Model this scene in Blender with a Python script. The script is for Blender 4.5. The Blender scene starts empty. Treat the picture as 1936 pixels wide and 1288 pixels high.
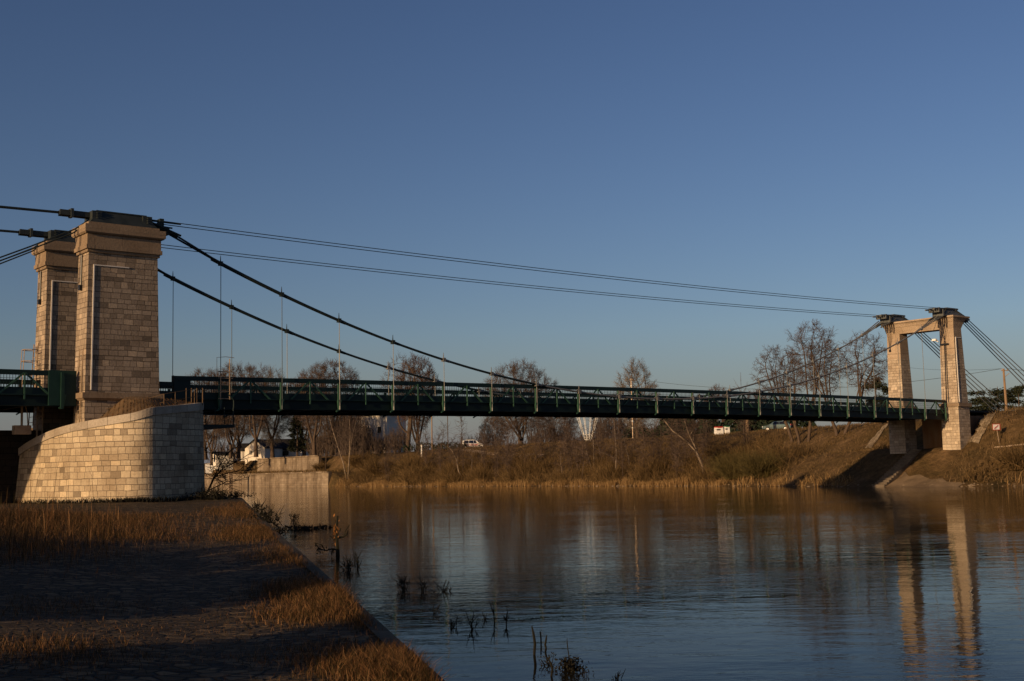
import bpy, math, random
import numpy as np
from mathutils import Matrix, Vector, kdtree

# ------------------------------------------------------------------ camera, sky, sun
SC = bpy.context.scene
COL = SC.collection
F_PX, PITCH, ROLL, EYE, WATER = 2357.05, 0.1035, 0.0225, 2.6, 0.12
cr, sr, cp, sp = math.cos(ROLL), math.sin(ROLL), math.cos(PITCH), math.sin(PITCH)
_right0, _up0, _fwd = Vector((1, 0, 0)), Vector((0, -sp, cp)), Vector((0, cp, sp))
_R = _right0 * cr - _up0 * sr
_U = _right0 * sr + _up0 * cr
cam_data = bpy.data.cameras.new('camera')
cam = bpy.data.objects.new('camera', cam_data)
COL.objects.link(cam)
m = Matrix.Identity(4)
for i in range(3):
    m[i][0], m[i][1], m[i][2] = _R[i], _U[i], -_fwd[i]
m[0][3], m[1][3], m[2][3] = 0, 0, EYE
cam.matrix_world = m
cam_data.sensor_width = 36
cam_data.lens = F_PX / 1936 * 36
cam_data.clip_start, cam_data.clip_end = 0.1, 20000
SC.camera = cam

TH = 0.6848                                    # heading of the bridge from the x axis
SUN_EL = math.radians(11.0)
SUN_TRAVEL = TH + math.radians(7.6)            # horizontal direction the light travels in
sd = Vector((math.cos(SUN_TRAVEL) * math.cos(SUN_EL), math.sin(SUN_TRAVEL) * math.cos(SUN_EL), -math.sin(SUN_EL)))
sun_data = bpy.data.lights.new('sun', 'SUN')
sun_data.energy = 4.7
sun_data.angle = math.radians(0.55)
sun_data.color = (1.0, 0.67, 0.36)
sun = bpy.data.objects.new('sun', sun_data)
COL.objects.link(sun)
sun.rotation_euler = sd.to_track_quat('-Z', 'Y').to_euler()
W = bpy.data.worlds.new('World')
SC.world = W
W.use_nodes = True
nt = W.node_tree
bg = nt.nodes['Background']
sky = nt.nodes.new('ShaderNodeTexSky')
sky.sky_type = 'NISHITA'
sky.sun_disc = False
sky.sun_elevation = SUN_EL
sky.sun_rotation = math.atan2(-sd.x, -sd.y)    # clockwise from +Y
sky.altitude = 100
sky.air_density = 1.0
sky.dust_density = 1.0
sky.ozone_density = 2.0
gm = nt.nodes.new('ShaderNodeGamma')
gm.inputs[1].default_value = 1.25
tint = nt.nodes.new('ShaderNodeMix')
tint.data_type, tint.blend_type = 'RGBA', 'MULTIPLY'
tint.inputs[0].default_value = 1.0
tint.inputs[7].default_value = (.98, .91, 1.07, 1)
nt.links.new(sky.outputs[0], gm.inputs[0])
nt.links.new(gm.outputs[0], tint.inputs[6])
# thin mauve haze low over the horizon
tcw = nt.nodes.new('ShaderNodeTexCoord')
sepw = nt.nodes.new('ShaderNodeSeparateXYZ')
nt.links.new(tcw.outputs['Generated'], sepw.inputs[0])
mr = nt.nodes.new('ShaderNodeMapRange')
mr.inputs['From Min'].default_value, mr.inputs['From Max'].default_value = .0, .11
mr.inputs['To Min'].default_value, mr.inputs['To Max'].default_value = .72, .0
nt.links.new(sepw.outputs['Z'], mr.inputs['Value'])
hz = nt.nodes.new('ShaderNodeMix')
hz.data_type = 'RGBA'
hz.inputs[7].default_value = (3.7, 3.75, 4.5, 1)
nt.links.new(mr.outputs[0], hz.inputs[0])
nt.links.new(tint.outputs[2], hz.inputs[6])
nt.links.new(hz.outputs[2], bg.inputs[0])
bg.inputs[1].default_value = 0.05
SC.view_settings.view_transform = 'Standard'
SC.view_settings.look = 'None'
SC.view_settings.exposure = 0.0
SC.view_settings.gamma = 1.0

R = random.Random(7)
NR = np.random.default_rng(7)

# ------------------------------------------------------------------ frames and helpers
DX, DY = math.cos(TH), math.sin(TH)            # along the bridge
NX, NY = -DY, DX                               # across it, away from the camera
OX, OY = -17.9676, 75.8563


def bp(a, b, z):
    return (OX + a * DX + b * NX, OY + a * DY + b * NY, z)


def ray(px, py):
    u, v = px - 968, py - 644
    u0, v0 = u * cr - v * sr, u * sr + v * cr
    Y = F_PX * cp + v0 * sp
    return np.array([u0 / Y, 1.0, (F_PX * sp - v0 * cp) / Y])


def at(px, py, Y):
    r = ray(px, py) * Y
    return (r[0], Y, r[2] + EYE)


def atz(px, py, z):
    r = ray(px, py)
    t = (z - EYE) / r[2]
    return (r[0] * t, t, z)


class MB:
    def __init__(s):
        s.v, s.f, s.mi, s.uv = [], [], [], {}

    def quad(s, pts, mi=0, uv=None):
        n = len(s.v)
        s.v.extend(tuple(p) for p in pts)
        if uv is not None:
            s.uv[len(s.f)] = uv
        s.f.append(tuple(range(n, n + len(pts))))
        s.mi.append(mi)

    def hexa(s, p, mi=0):
        """p: 4 bottom corners then 4 top corners, counter-clockwise from above"""
        n = len(s.v)
        s.v.extend(tuple(q) for q in p)
        for f in ((3, 2, 1, 0), (4, 5, 6, 7), (0, 1, 5, 4), (1, 2, 6, 5), (2, 3, 7, 6), (3, 0, 4, 7)):
            s.f.append(tuple(n + i for i in f))
            s.mi.append(mi)

    def bbox(s, a0, a1, b0, b1, z0, z1, ta=0, tb=0, mi=0):
        """box in bridge coordinates; ta, tb: how far the top shrinks on each side"""
        s.hexa([bp(a0, b0, z0), bp(a1, b0, z0), bp(a1, b1, z0), bp(a0, b1, z0),
                bp(a0 + ta, b0 + tb, z1), bp(a1 - ta, b0 + tb, z1), bp(a1 - ta, b1 - tb, z1), bp(a0 + ta, b1 - tb, z1)], mi)

    def box(s, c, size, rz=0, mi=0, top=1.0):
        co, si = math.cos(rz), math.sin(rz)
        x, y, z = size[0] / 2, size[1] / 2, size[2] / 2
        pts = []
        for zz, k in ((-z, 1), (z, top)):
            for xx, yy in ((-x, -y), (x, -y), (x, y), (-x, y)):
                pts.append((c[0] + (xx * co - yy * si) * k, c[1] + (xx * si + yy * co) * k, c[2] + zz))
        s.hexa(pts, mi)

    def bar(s, p, q, w, h=None, mi=0):
        """rectangular bar from p to q"""
        p, q = Vector(p), Vector(q)
        d = (q - p).normalized()
        up = Vector((0, 0, 1)) if abs(d.z) < 0.95 else Vector((DX, DY, 0))
        x = d.cross(up).normalized() * (w / 2)
        y = x.cross(d).normalized() * ((h or w) / 2)
        s.hexa([p - x - y, p + x - y, q + x - y, q - x - y, p - x + y, p + x + y, q + x + y, q - x + y], mi)

    def tube(s, pts, r, n=6, mi=0, caps=True):
        pts = [Vector(p) for p in pts]
        rs = r if hasattr(r, '__len__') else [r] * len(pts)
        base = len(s.v)
        ref = None
        for i, p in enumerate(pts):
            t = (pts[min(i + 1, len(pts) - 1)] - pts[max(i - 1, 0)]).normalized()
            if ref is None:
                ref = t.orthogonal().normalized()
            x = (ref - t * ref.dot(t)).normalized()
            ref = x
            y = t.cross(x)
            for k in range(n):
                a = 2 * math.pi * k / n
                s.v.append(tuple(p + (x * math.cos(a) + y * math.sin(a)) * rs[i]))
        for i in range(len(pts) - 1):
            for k in range(n):
                a, b = base + i * n + k, base + i * n + (k + 1) % n
                s.f.append((a, b, b + n, a + n))
                s.mi.append(mi)
        if caps:
            s.f.append(tuple(base + k for k in reversed(range(n))))
            s.f.append(tuple(base + (len(pts) - 1) * n + k for k in range(n)))
            s.mi += [mi, mi]

    def sphere(s, c, r, seg=10, rings=6, mi=0, sc=(1, 1, 1)):
        base = len(s.v)
        for i in range(rings + 1):
            t = math.pi * i / rings
            for k in range(seg):
                a = 2 * math.pi * k / seg
                s.v.append((c[0] + r * sc[0] * math.sin(t) * math.cos(a), c[1] + r * sc[1] * math.sin(t) * math.sin(a), c[2] + r * sc[2] * math.cos(t)))
        for i in range(rings):
            for k in range(seg):
                a, b = base + i * seg + k, base + i * seg + (k + 1) % seg
                s.f.append((a, a + seg, b + seg, b))
                s.mi.append(mi)

    def build(s, name, mats, parent=None, origin=None, smooth=False):
        if not isinstance(mats, (list, tuple)):
            mats = [mats]
        me = bpy.data.meshes.new(name)
        o3 = Vector(origin) if origin is not None else Vector((0, 0, 0))
        me.from_pydata([(v[0] - o3.x, v[1] - o3.y, v[2] - o3.z) for v in s.v], [], s.f)
        for mm in mats:
            me.materials.append(mm)
        if len(mats) > 1:
            me.polygons.foreach_set('material_index', s.mi)
        uvl = me.uv_layers.new(name='UVMap')
        data = [0.0] * (len(me.loops) * 2)
        for pi, poly in enumerate(me.polygons):
            cu = s.uv.get(pi)
            if cu is not None:
                for j, li in enumerate(poly.loop_indices):
                    data[2 * li], data[2 * li + 1] = cu[j]
                continue
            nn = poly.normal
            if abs(nn.z) > 0.75:
                for li in poly.loop_indices:
                    p = s.v[me.loops[li].vertex_index]
                    data[2 * li], data[2 * li + 1] = p[0] * DX + p[1] * DY, -p[0] * DY + p[1] * DX
            else:
                h = math.hypot(nn.x, nn.y) or 1
                tx, ty = -nn.y / h, nn.x / h
                for li in poly.loop_indices:
                    p = s.v[me.loops[li].vertex_index]
                    data[2 * li], data[2 * li + 1] = p[0] * tx + p[1] * ty, p[2]
        uvl.data.foreach_set('uv', data)
        if smooth:
            me.polygons.foreach_set('use_smooth', [True] * len(me.polygons))
        me.update()
        ob = bpy.data.objects.new(name, me)
        COL.objects.link(ob)
        ob.location = o3
        if parent is not None:
            ob.parent = parent
            ob.location = o3 - world_loc(parent)
        return ob


def world_loc(o):
    p = Vector(o.location)
    while o.parent is not None:
        o = o.parent
        p = p + Vector(o.location)
    return p


def tag(o, label=None, cat=None, group=None, kind=None):
    for k, v in (('label', label), ('category', cat), ('group', group), ('kind', kind)):
        if v:
            o[k] = v
    return o


def thing(name, loc, label, cat, group=None):
    o = bpy.data.objects.new(name, None)
    COL.objects.link(o)
    o.empty_display_size = 0.3
    o.location = loc
    return tag(o, label, cat, group)


def mesh_np(name, v, f, mats, parent=None, mi=None, loc=None):
    """fast mesh of triangles or quads from numpy arrays"""
    me = bpy.data.meshes.new(name)
    k = f.shape[1]
    me.vertices.add(len(v))
    me.vertices.foreach_set('co', np.asarray(v, np.float32).ravel())
    me.loops.add(f.size)
    me.loops.foreach_set('vertex_index', f.astype(np.int32).ravel())
    me.polygons.add(len(f))
    me.polygons.foreach_set('loop_start', np.arange(0, f.size, k, dtype=np.int32))
    for mm in (mats if isinstance(mats, (list, tuple)) else [mats]):
        me.materials.append(mm)
    if mi is not None:
        me.polygons.foreach_set('material_index', mi.astype(np.int32))
    me.update(calc_edges=True)
    o = bpy.data.objects.new(name, me)
    COL.objects.link(o)
    if parent is not None:
        o.parent = parent
    if loc is not None:
        o.location = loc
    return o


def segs_mesh(P, Q, r0, r1, n):
    """many separate tapered tubes at once"""
    P, Q = np.asarray(P, float), np.asarray(Q, float)
    d = Q - P
    d /= np.maximum(np.linalg.norm(d, axis=1, keepdims=True), 1e-6)
    ref = np.where(np.abs(d[:, 2:3]) < 0.9, np.array([[0, 0, 1.0]]), np.array([[1.0, 0, 0]]))
    x = np.cross(d, ref)
    x /= np.maximum(np.linalg.norm(x, axis=1, keepdims=True), 1e-6)
    y = np.cross(d, x)
    ang = np.arange(n) * 2 * math.pi / n
    ring = x[:, None, :] * np.cos(ang)[None, :, None] + y[:, None, :] * np.sin(ang)[None, :, None]
    v0 = P[:, None, :] + ring * np.asarray(r0)[:, None, None]
    v1 = Q[:, None, :] + ring * np.asarray(r1)[:, None, None]
    v = np.concatenate([v0, v1], 1).reshape(-1, 3)
    base = (np.arange(len(P)) * 2 * n)[:, None]
    k = np.arange(n)
    f = np.stack([base + k, base + (k + 1) % n, base + n + (k + 1) % n, base + n + k], -1).reshape(-1, 4)
    return v, f


# ------------------------------------------------------------------ materials
def mat(name, col=(.5, .5, .5), rough=.8, metal=0.0, spec=.3):
    mm = bpy.data.materials.new(name)
    mm.use_nodes = True
    b = mm.node_tree.nodes['Principled BSDF']
    b.inputs['Base Color'].default_value = (*col, 1)
    b.inputs['Roughness'].default_value = rough
    b.inputs['Metallic'].default_value = metal
    b.inputs['Specular IOR Level'].default_value = spec
    return mm


def nodes(mm):
    t = mm.node_tree
    return t, t.nodes['Principled BSDF'], lambda k, **kw: _new(t, k, kw)


def _new(t, k, kw):
    nd = t.nodes.new(k)
    for a, b in kw.items():
        if a in nd.inputs.keys() and not hasattr(type(nd), a):
            nd.inputs[a].default_value = b
        else:
            setattr(nd, a, b)
    return nd


def ramp(t, fac, stops):
    r = t.nodes.new('ShaderNodeValToRGB')
    el = r.color_ramp.elements
    while len(el) < len(stops):
        el.new(0.5)
    for e, (p, c) in zip(el, stops):
        e.position, e.color = p, (*c, 1)
    t.links.new(fac, r.inputs[0])
    return r.outputs[0]


def mixc(t, a, b, fac, mode='MIX'):
    mx = t.nodes.new('ShaderNodeMix')
    mx.data_type, mx.blend_type = 'RGBA', mode
    for s, v in ((mx.inputs[0], fac), (mx.inputs[6], a), (mx.inputs[7], b)):
        if isinstance(v, (int, float)):
            s.default_value = v
        elif isinstance(v, tuple):
            s.default_value = (*v, 1)
        else:
            t.links.new(v, s)
    return mx.outputs[2]


def noise(t, vec, scale, detail=4, rough=.55, dist=0.0):
    nd = t.nodes.new('ShaderNodeTexNoise')
    nd.inputs['Scale'].default_value = scale
    nd.inputs['Detail'].default_value = detail
    nd.inputs['Roughness'].default_value = rough
    nd.inputs['Distortion'].default_value = dist
    t.links.new(vec, nd.inputs['Vector'])
    return nd


def mapping(t, vec, sc=(1, 1, 1), rot=(0, 0, 0), loc=(0, 0, 0)):
    mp = t.nodes.new('ShaderNodeMapping')
    mp.inputs['Scale'].default_value = sc
    mp.inputs['Rotation'].default_value = rot
    mp.inputs['Location'].default_value = loc
    t.links.new(vec, mp.inputs[0])
    return mp.outputs[0]


def bump(t, b, h, strength, dist):
    bn = t.nodes.new('ShaderNodeBump')
    bn.inputs['Strength'].default_value = strength
    bn.inputs['Distance'].default_value = dist
    t.links.new(h, bn.inputs['Height'])
    t.links.new(bn.outputs[0], b.inputs['Normal'])
    return bn


def varied(name, stops, scale=1.0, rough=.85, sc=(1, 1, 1), detail=5, bumpd=0.0, spec=.2, metal=0.0):
    """noise-varied colour in object space"""
    mm = mat(name, rough=rough, spec=spec, metal=metal)
    t, b, _ = nodes(mm)
    tc = t.nodes.new('ShaderNodeTexCoord')
    v = mapping(t, tc.outputs['Object'], sc)
    nz = noise(t, v, scale, detail)
    t.links.new(ramp(t, nz.outputs[0], stops), b.inputs['Base Color'])
    if bumpd:
        bump(t, b, nz.outputs[0], 0.6, bumpd)
    return mm


def island(name, stops):
    mm = mat(name, rough=.95, spec=.1)
    t, b, _ = nodes(mm)
    ge = t.nodes.new('ShaderNodeNewGeometry')
    t.links.new(ramp(t, ge.outputs['Random Per Island'], stops), b.inputs['Base Color'])
    return mm


def stone(name, c1, c2, mortar, bw, bh, msize=.012, stain=(.55, .5, .45), stain_amt=.5, streak=.4, warp=.05, blotch=.0):
    mm = mat(name, rough=.9, spec=.15)
    t, b, _ = nodes(mm)
    s_lo, s_hi, s_col = (.40, .58, (.2, .16, .125)) if streak >= 1 else (.55, .8, (.42, .36, .3))
    uv = t.nodes.new('ShaderNodeTexCoord').outputs['UV']
    nzw = noise(t, uv, 1.1, 2)
    sub = t.nodes.new('ShaderNodeVectorMath'); sub.operation = 'SUBTRACT'
    t.links.new(nzw.outputs['Color'], sub.inputs[0]); sub.inputs[1].default_value = (.5, .5, .5)
    scl = t.nodes.new('ShaderNodeVectorMath'); scl.operation = 'SCALE'
    t.links.new(sub.outputs[0], scl.inputs[0]); scl.inputs['Scale'].default_value = warp
    add = t.nodes.new('ShaderNodeVectorMath'); add.operation = 'ADD'
    t.links.new(uv, add.inputs[0]); t.links.new(scl.outputs[0], add.inputs[1])
    # uneven courses: stretch the rows, shift each course sideways by its own amount
    sx_ = t.nodes.new('ShaderNodeSeparateXYZ'); t.links.new(add.outputs[0], sx_.inputs[0])
    n1d = t.nodes.new('ShaderNodeTexNoise'); n1d.noise_dimensions = '1D'
    n1d.inputs['Scale'].default_value = 1.9; n1d.inputs['Detail'].default_value = 2
    t.links.new(sx_.outputs['Y'], n1d.inputs['W'])
    def mth(op, a_, b_):
        nd = t.nodes.new('ShaderNodeMath'); nd.operation = op
        for q_, val in ((0, a_), (1, b_)):
            if val is None:
                continue
            if isinstance(val, (int, float)):
                nd.inputs[q_].default_value = val
            else:
                t.links.new(val, nd.inputs[q_])
        return nd.outputs[0]
    v2 = mth('ADD', sx_.outputs['Y'], mth('MULTIPLY', mth('SUBTRACT', n1d.outputs[0], .5), bh * .95))
    row = mth('FLOOR', mth('DIVIDE', v2, bh), None)
    wn = t.nodes.new('ShaderNodeTexWhiteNoise'); wn.noise_dimensions = '1D'
    t.links.new(row, wn.inputs['W'])
    u2 = mth('ADD', sx_.outputs['X'], mth('MULTIPLY', wn.outputs['Value'], bw))
    add = t.nodes.new('ShaderNodeCombineXYZ')
    t.links.new(u2, add.inputs[0]); t.links.new(v2, add.inputs[1])
    br = t.nodes.new('ShaderNodeTexBrick')
    br.offset, br.squash, br.squash_frequency, br.offset_frequency = .47, .72, 3, 2
    br.inputs['Color1'].default_value = (*c1, 1)
    br.inputs['Color2'].default_value = (*c2, 1)
    br.inputs['Mortar'].default_value = (*mortar, 1)
    br.inputs['Scale'].default_value = 1
    br.inputs['Mortar Size'].default_value = msize
    br.inputs['Mortar Smooth'].default_value = .3
    br.inputs['Brick Width'].default_value = bw
    br.inputs['Row Height'].default_value = bh
    t.links.new(add.outputs[0], br.inputs['Vector'])
    # per-block tone from a second, coarser brick pattern on the same lattice
    n1 = noise(t, uv, .45, 5, .6)
    c = mixc(t, br.outputs[0], stain, ramp(t, n1.outputs[0], [(.42, (0, 0, 0)), (.72, (stain_amt,) * 3)]), 'MULTIPLY')
    st = noise(t, mapping(t, uv, (2.2, .12, 1) if streak < 1 else (.28, .05, 1)), 1.0, 6, .75)
    c = mixc(t, c, s_col, ramp(t, st.outputs[0], [(s_lo, (0, 0, 0)), (s_hi, (min(streak, .7),) * 3)]), 'MULTIPLY')
    fine = noise(t, uv, 9, 4, .65)
    c = mixc(t, c, ramp(t, fine.outputs[0], [(.25, (.68, .67, .66)), (.7, (1.12, 1.12, 1.12))]), .8, 'MULTIPLY')
    b2 = t.nodes.new('ShaderNodeTexBrick')
    b2.offset, b2.squash, b2.squash_frequency, b2.offset_frequency = br.offset, br.squash, br.squash_frequency, br.offset_frequency
    for k_, v_ in (('Color1', (0, 0, 0, 1)), ('Color2', (1, 1, 1, 1)), ('Mortar', (.5, .5, .5, 1)), ('Scale', 1), ('Mortar Size', msize), ('Mortar Smooth', .3), ('Brick Width', bw), ('Row Height', bh), ('Bias', 0)):
        b2.inputs[k_].default_value = v_
    t.links.new(add.outputs[0], b2.inputs['Vector'])
    c = mixc(t, c, (.46, .47, .5), ramp(t, b2.outputs[0], [(.90, (0, 0, 0)), (.97, (blotch * .85,) * 3)]), 'MULTIPLY')
    c = mixc(t, c, (1.2, 1.16, 1.1), ramp(t, b2.outputs[0], [(.03, (blotch,) * 3), (.12, (0, 0, 0))]), 'MULTIPLY')
    t.links.new(c, b.inputs['Base Color'])
    ma = t.nodes.new('ShaderNodeMath'); ma.operation = 'MULTIPLY_ADD'
    t.links.new(br.outputs['Fac'], ma.inputs[0]); ma.inputs[1].default_value = -1.0
    t.links.new(fine.outputs[0], ma.inputs[2])
    bump(t, b, ma.outputs[0], .7, .03)
    return mm


M = {}
M['pylon'] = stone('pylon_limestone', (.41, .33, .245), (.26, .205, .15), (.12, .094, .07), .56, .30, .016, blotch=.75, warp=.09, stain_amt=.55)
M['pier'] = stone('pier_limestone', (.53, .44, .31), (.38, .30, .205), (.17, .135, .095), .58, .33, .016, blotch=.8, stain_amt=.65, streak=.6, warp=.11)
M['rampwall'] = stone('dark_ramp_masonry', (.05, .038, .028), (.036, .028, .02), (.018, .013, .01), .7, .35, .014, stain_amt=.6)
M['stair'] = varied('worn_stair_stone', [(.3, (.075, .06, .045)), (.7, (.15, .12, .09))], 1.5, .95)
M['railing'] = varied('old_brown_railing', [(.3, (.07, .045, .025)), (.7, (.13, .085, .05))], 2, .8)
M['edge'] = stone('mossy_edge_stone', (.11, .09, .06), (.07, .06, .04), (.03, .025, .02), 1.3, 3.0, .02, stain_amt=.7)
M['coping'] = stone('coping_stone', (.46, .40, .32), (.36, .31, .25), (.15, .13, .11), 1.9, 3.0, .014, stain_amt=.8, streak=.2)
M['dressed'] = stone('dressed_stone', (.30, .225, .152), (.245, .18, .12), (.16, .12, .09), 1.6, 1.2, .006, stain_amt=.6, streak=.7)
M['portal_plaster'] = stone('portal_plaster', (.43, .335, .24), (.37, .285, .2), (.29, .225, .16), 2.4, 1.5, .008, stain_amt=.75, streak=.9)
M['portal_stone'] = stone('portal_stone', (.52, .435, .33), (.37, .30, .225), (.22, .18, .135), .55, .28, .016, streak=.85, stain_amt=.8, warp=.08, blotch=.5)
M['fillet'] = varied('white_lime_moulding', [(.3, (.62, .58, .52)), (.7, (.74, .7, .64))], 2, .8)
M['wall'] = stone('quay_masonry', (.36, .29, .21), (.27, .215, .155), (.16, .125, .095), 1.4, .45, .012, stain_amt=.8, streak=1.0, warp=.08)
M['revet'] = stone('pitched_stone', (.30, .24, .165), (.20, .155, .10), (.11, .085, .055), .5, .35, .02, stain_amt=.6, streak=.3, warp=.15, blotch=.5)
M['rust_wall'] = varied('stained_abutment', [(.3, (.10, .07, .045)), (.5, (.22, .12, .06)), (.75, (.28, .20, .13))], .7, .9, (1.4, 1.4, .35))
M['green'] = varied('dark_green_paint', [(.3, (.003, .013, .012)), (.7, (.005, .019, .017))], 2, .5, spec=.3)
M['post'] = varied('green_post_paint', [(.3, (.02, .062, .042)), (.7, (.035, .085, .055))], 2, .5, spec=.3)
M['girder'] = varied('girder_paint', [(.3, (.0025, .009, .009)), (.7, (.004, .013, .012))], 1, .55, spec=.25)
M['plate'] = varied('green_plate_paint', [(.3, (.006, .026, .02)), (.7, (.010, .036, .027))], 2, .5, spec=.3)
M['deckfloor'] = mat('deck_floor', (.02, .02, .02), .9)
M['cable_dark'] = varied('tarred_cable', [(.3, (.010, .017, .016)), (.7, (.02, .028, .026))], 3, .6, spec=.3)
M['cable_grey'] = varied('galvanised_cable', [(.3, (.13, .13, .125)), (.7, (.2, .195, .185))], 3, .55, metal=.2, spec=.3)
M['rod_dark'] = mat('painted_rod', (.02, .042, .05), .5)
M['rod'] = mat('galvanised_rod', (.2, .2, .185), .55, .2)
M['saddle'] = varied('saddle_steel', [(.3, (.016, .022, .022)), (.7, (.035, .043, .042))], 1.5, .55, spec=.35)
M['saddle_grey'] = varied('grey_saddle_steel', [(.3, (.05, .055, .055)), (.7, (.11, .115, .11))], 3, .55, spec=.35)
M['earth'] = varied('dry_earth', [(.3, (.07, .045, .024)), (.55, (.13, .083, .043)), (.8, (.2, .14, .085))], 1.3, .95, bumpd=.1)
M['rusty'] = varied('weathered_ladder_steel', [(.3, (.2, .14, .09)), (.7, (.36, .27, .18))], 3, .6)
M['white'] = varied('white_paint', [(.3, (.7, .68, .63)), (.7, (.82, .8, .76))], 1, .6)
M['white_steel'] = mat('white_steel', (.72, .70, .64), .4)
M['house_wall'] = varied('white_render', [(.3, (.6, .55, .47)), (.7, (.78, .72, .62))], .6, .9)
M['roof'] = varied('dark_slate', [(.3, (.012, .012, .012)), (.7, (.03, .027, .025))], 1, .8)
M['dark'] = mat('dark_opening', (.012, .012, .014), .4)
M['wood'] = varied('weathered_wood', [(.3, (.17, .11, .06)), (.7, (.3, .2, .12))], 2, .85, (4, 4, .5))
M['glass'] = mat('car_glass', (.01, .012, .015), .06, spec=.8)
M['tyre'] = mat('tyre_rubber', (.012, .012, .012), .85)
M['rim'] = mat('wheel_rim', (.45, .45, .45), .35, .6)
M['lamp_glass'] = mat('headlight_glass', (.75, .75, .72), .15, spec=.7)
M['tail'] = mat('tail_lamp', (.35, .02, .015), .25)
M['red'] = mat('red_paint', (.42, .035, .025), .5)
M['green_plastic'] = mat('green_plastic', (.03, .13, .06), .5)
M['steel_pole'] = mat('bright_metal_pole', (.2, .15, .11), .35, .5)
M['path'] = varied('pale_gravel', [(.3, (.3, .22, .14)), (.7, (.42, .32, .22))], 3, .95)
M['concrete'] = varied('worn_apron', [(.3, (.12, .085, .052)), (.7, (.22, .16, .1))], .8, .95, bumpd=.04)
M['bark'] = varied('grey_bark', [(.3, (.055, .038, .026)), (.7, (.115, .08, .055))], 3, .95, (3, 3, .6))
M['twig'] = varied('brown_twigs', [(.3, (.065, .046, .036)), (.7, (.115, .082, .064))], .7, .95)
M['twig_red'] = varied('russet_twigs', [(.3, (.075, .042, .028)), (.7, (.13, .076, .05))], .7, .95)
M['twig_grey'] = varied('pale_twigs', [(.3, (.12, .10, .08)), (.7, (.2, .165, .13))], .7, .95)
M['birch'] = varied('pale_bark', [(.3, (.12, .088, .058)), (.6, (.24, .185, .13)), (.8, (.36, .29, .21))], 2, .9)
M['brush'] = island('winter_brush', [(0, (.05, .034, .014)), (.5, (.115, .073, .03)), (1, (.23, .15, .07))])
M['reed'] = island('dry_reed', [(0, (.13, .075, .03)), (.5, (.23, .14, .06)), (1, (.36, .24, .11))])
M['drygrass'] = island('dry_grass', [(0, (.02, .017, .007)), (.3, (.042, .03, .012)), (.5, (.075, .038, .016)), (.8, (.14, .07, .03)), (1, (.25, .145, .07))])
M['weed'] = varied('dark_weed', [(.3, (.008, .0075, .005)), (.7, (.02, .018, .011))], 1, .95)
M['deadleaf'] = varied('orange_dead_leaf', [(.3, (.22, .09, .025)), (.7, (.34, .16, .05))], 2, .9)
M['evergreen'] = varied('evergreen_needles', [(.3, (.012, .018, .009)), (.7, (.036, .040, .020))], .8, .9)
M['hedge'] = varied('dark_hedge_leaf', [(.3, (.010, .018, .010)), (.7, (.022, .034, .016))], .8, .9)
M['woods'] = varied('winter_wood_mass', [(.3, (.06, .045, .035)), (.7, (.11, .08, .062))], .06, 1.0)


def ground_mat(name, c_lo, c_mid, c_hi, s1, s2, bd):
    mm = mat(name, rough=.97, spec=.1)
    t, b, _ = nodes(mm)
    v = t.nodes.new('ShaderNodeTexCoord').outputs['Object']
    a = noise(t, v, s1, 6, .65)
    c = ramp(t, a.outputs[0], [(.3, c_lo), (.5, c_mid), (.68, c_hi)])
    fb = noise(t, v, s2, 5, .7)
    c = mixc(t, c, ramp(t, fb.outputs[0], [(.3, (.45, .45, .45)), (.7, (1.35, 1.35, 1.35))]), .85, 'MULTIPLY')
    t.links.new(c, b.inputs['Base Color'])
    bump(t, b, fb.outputs[0], .8, bd)
    return mm


M['bank'] = ground_mat('bank_grass', (.05, .037, .015), (.105, .067, .029), (.165, .105, .052), .28, 1.9, .35)
M['land'] = ground_mat('quay_land', (.06, .045, .025), (.11, .075, .04), (.15, .11, .065), .25, 2.3, .1)


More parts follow.
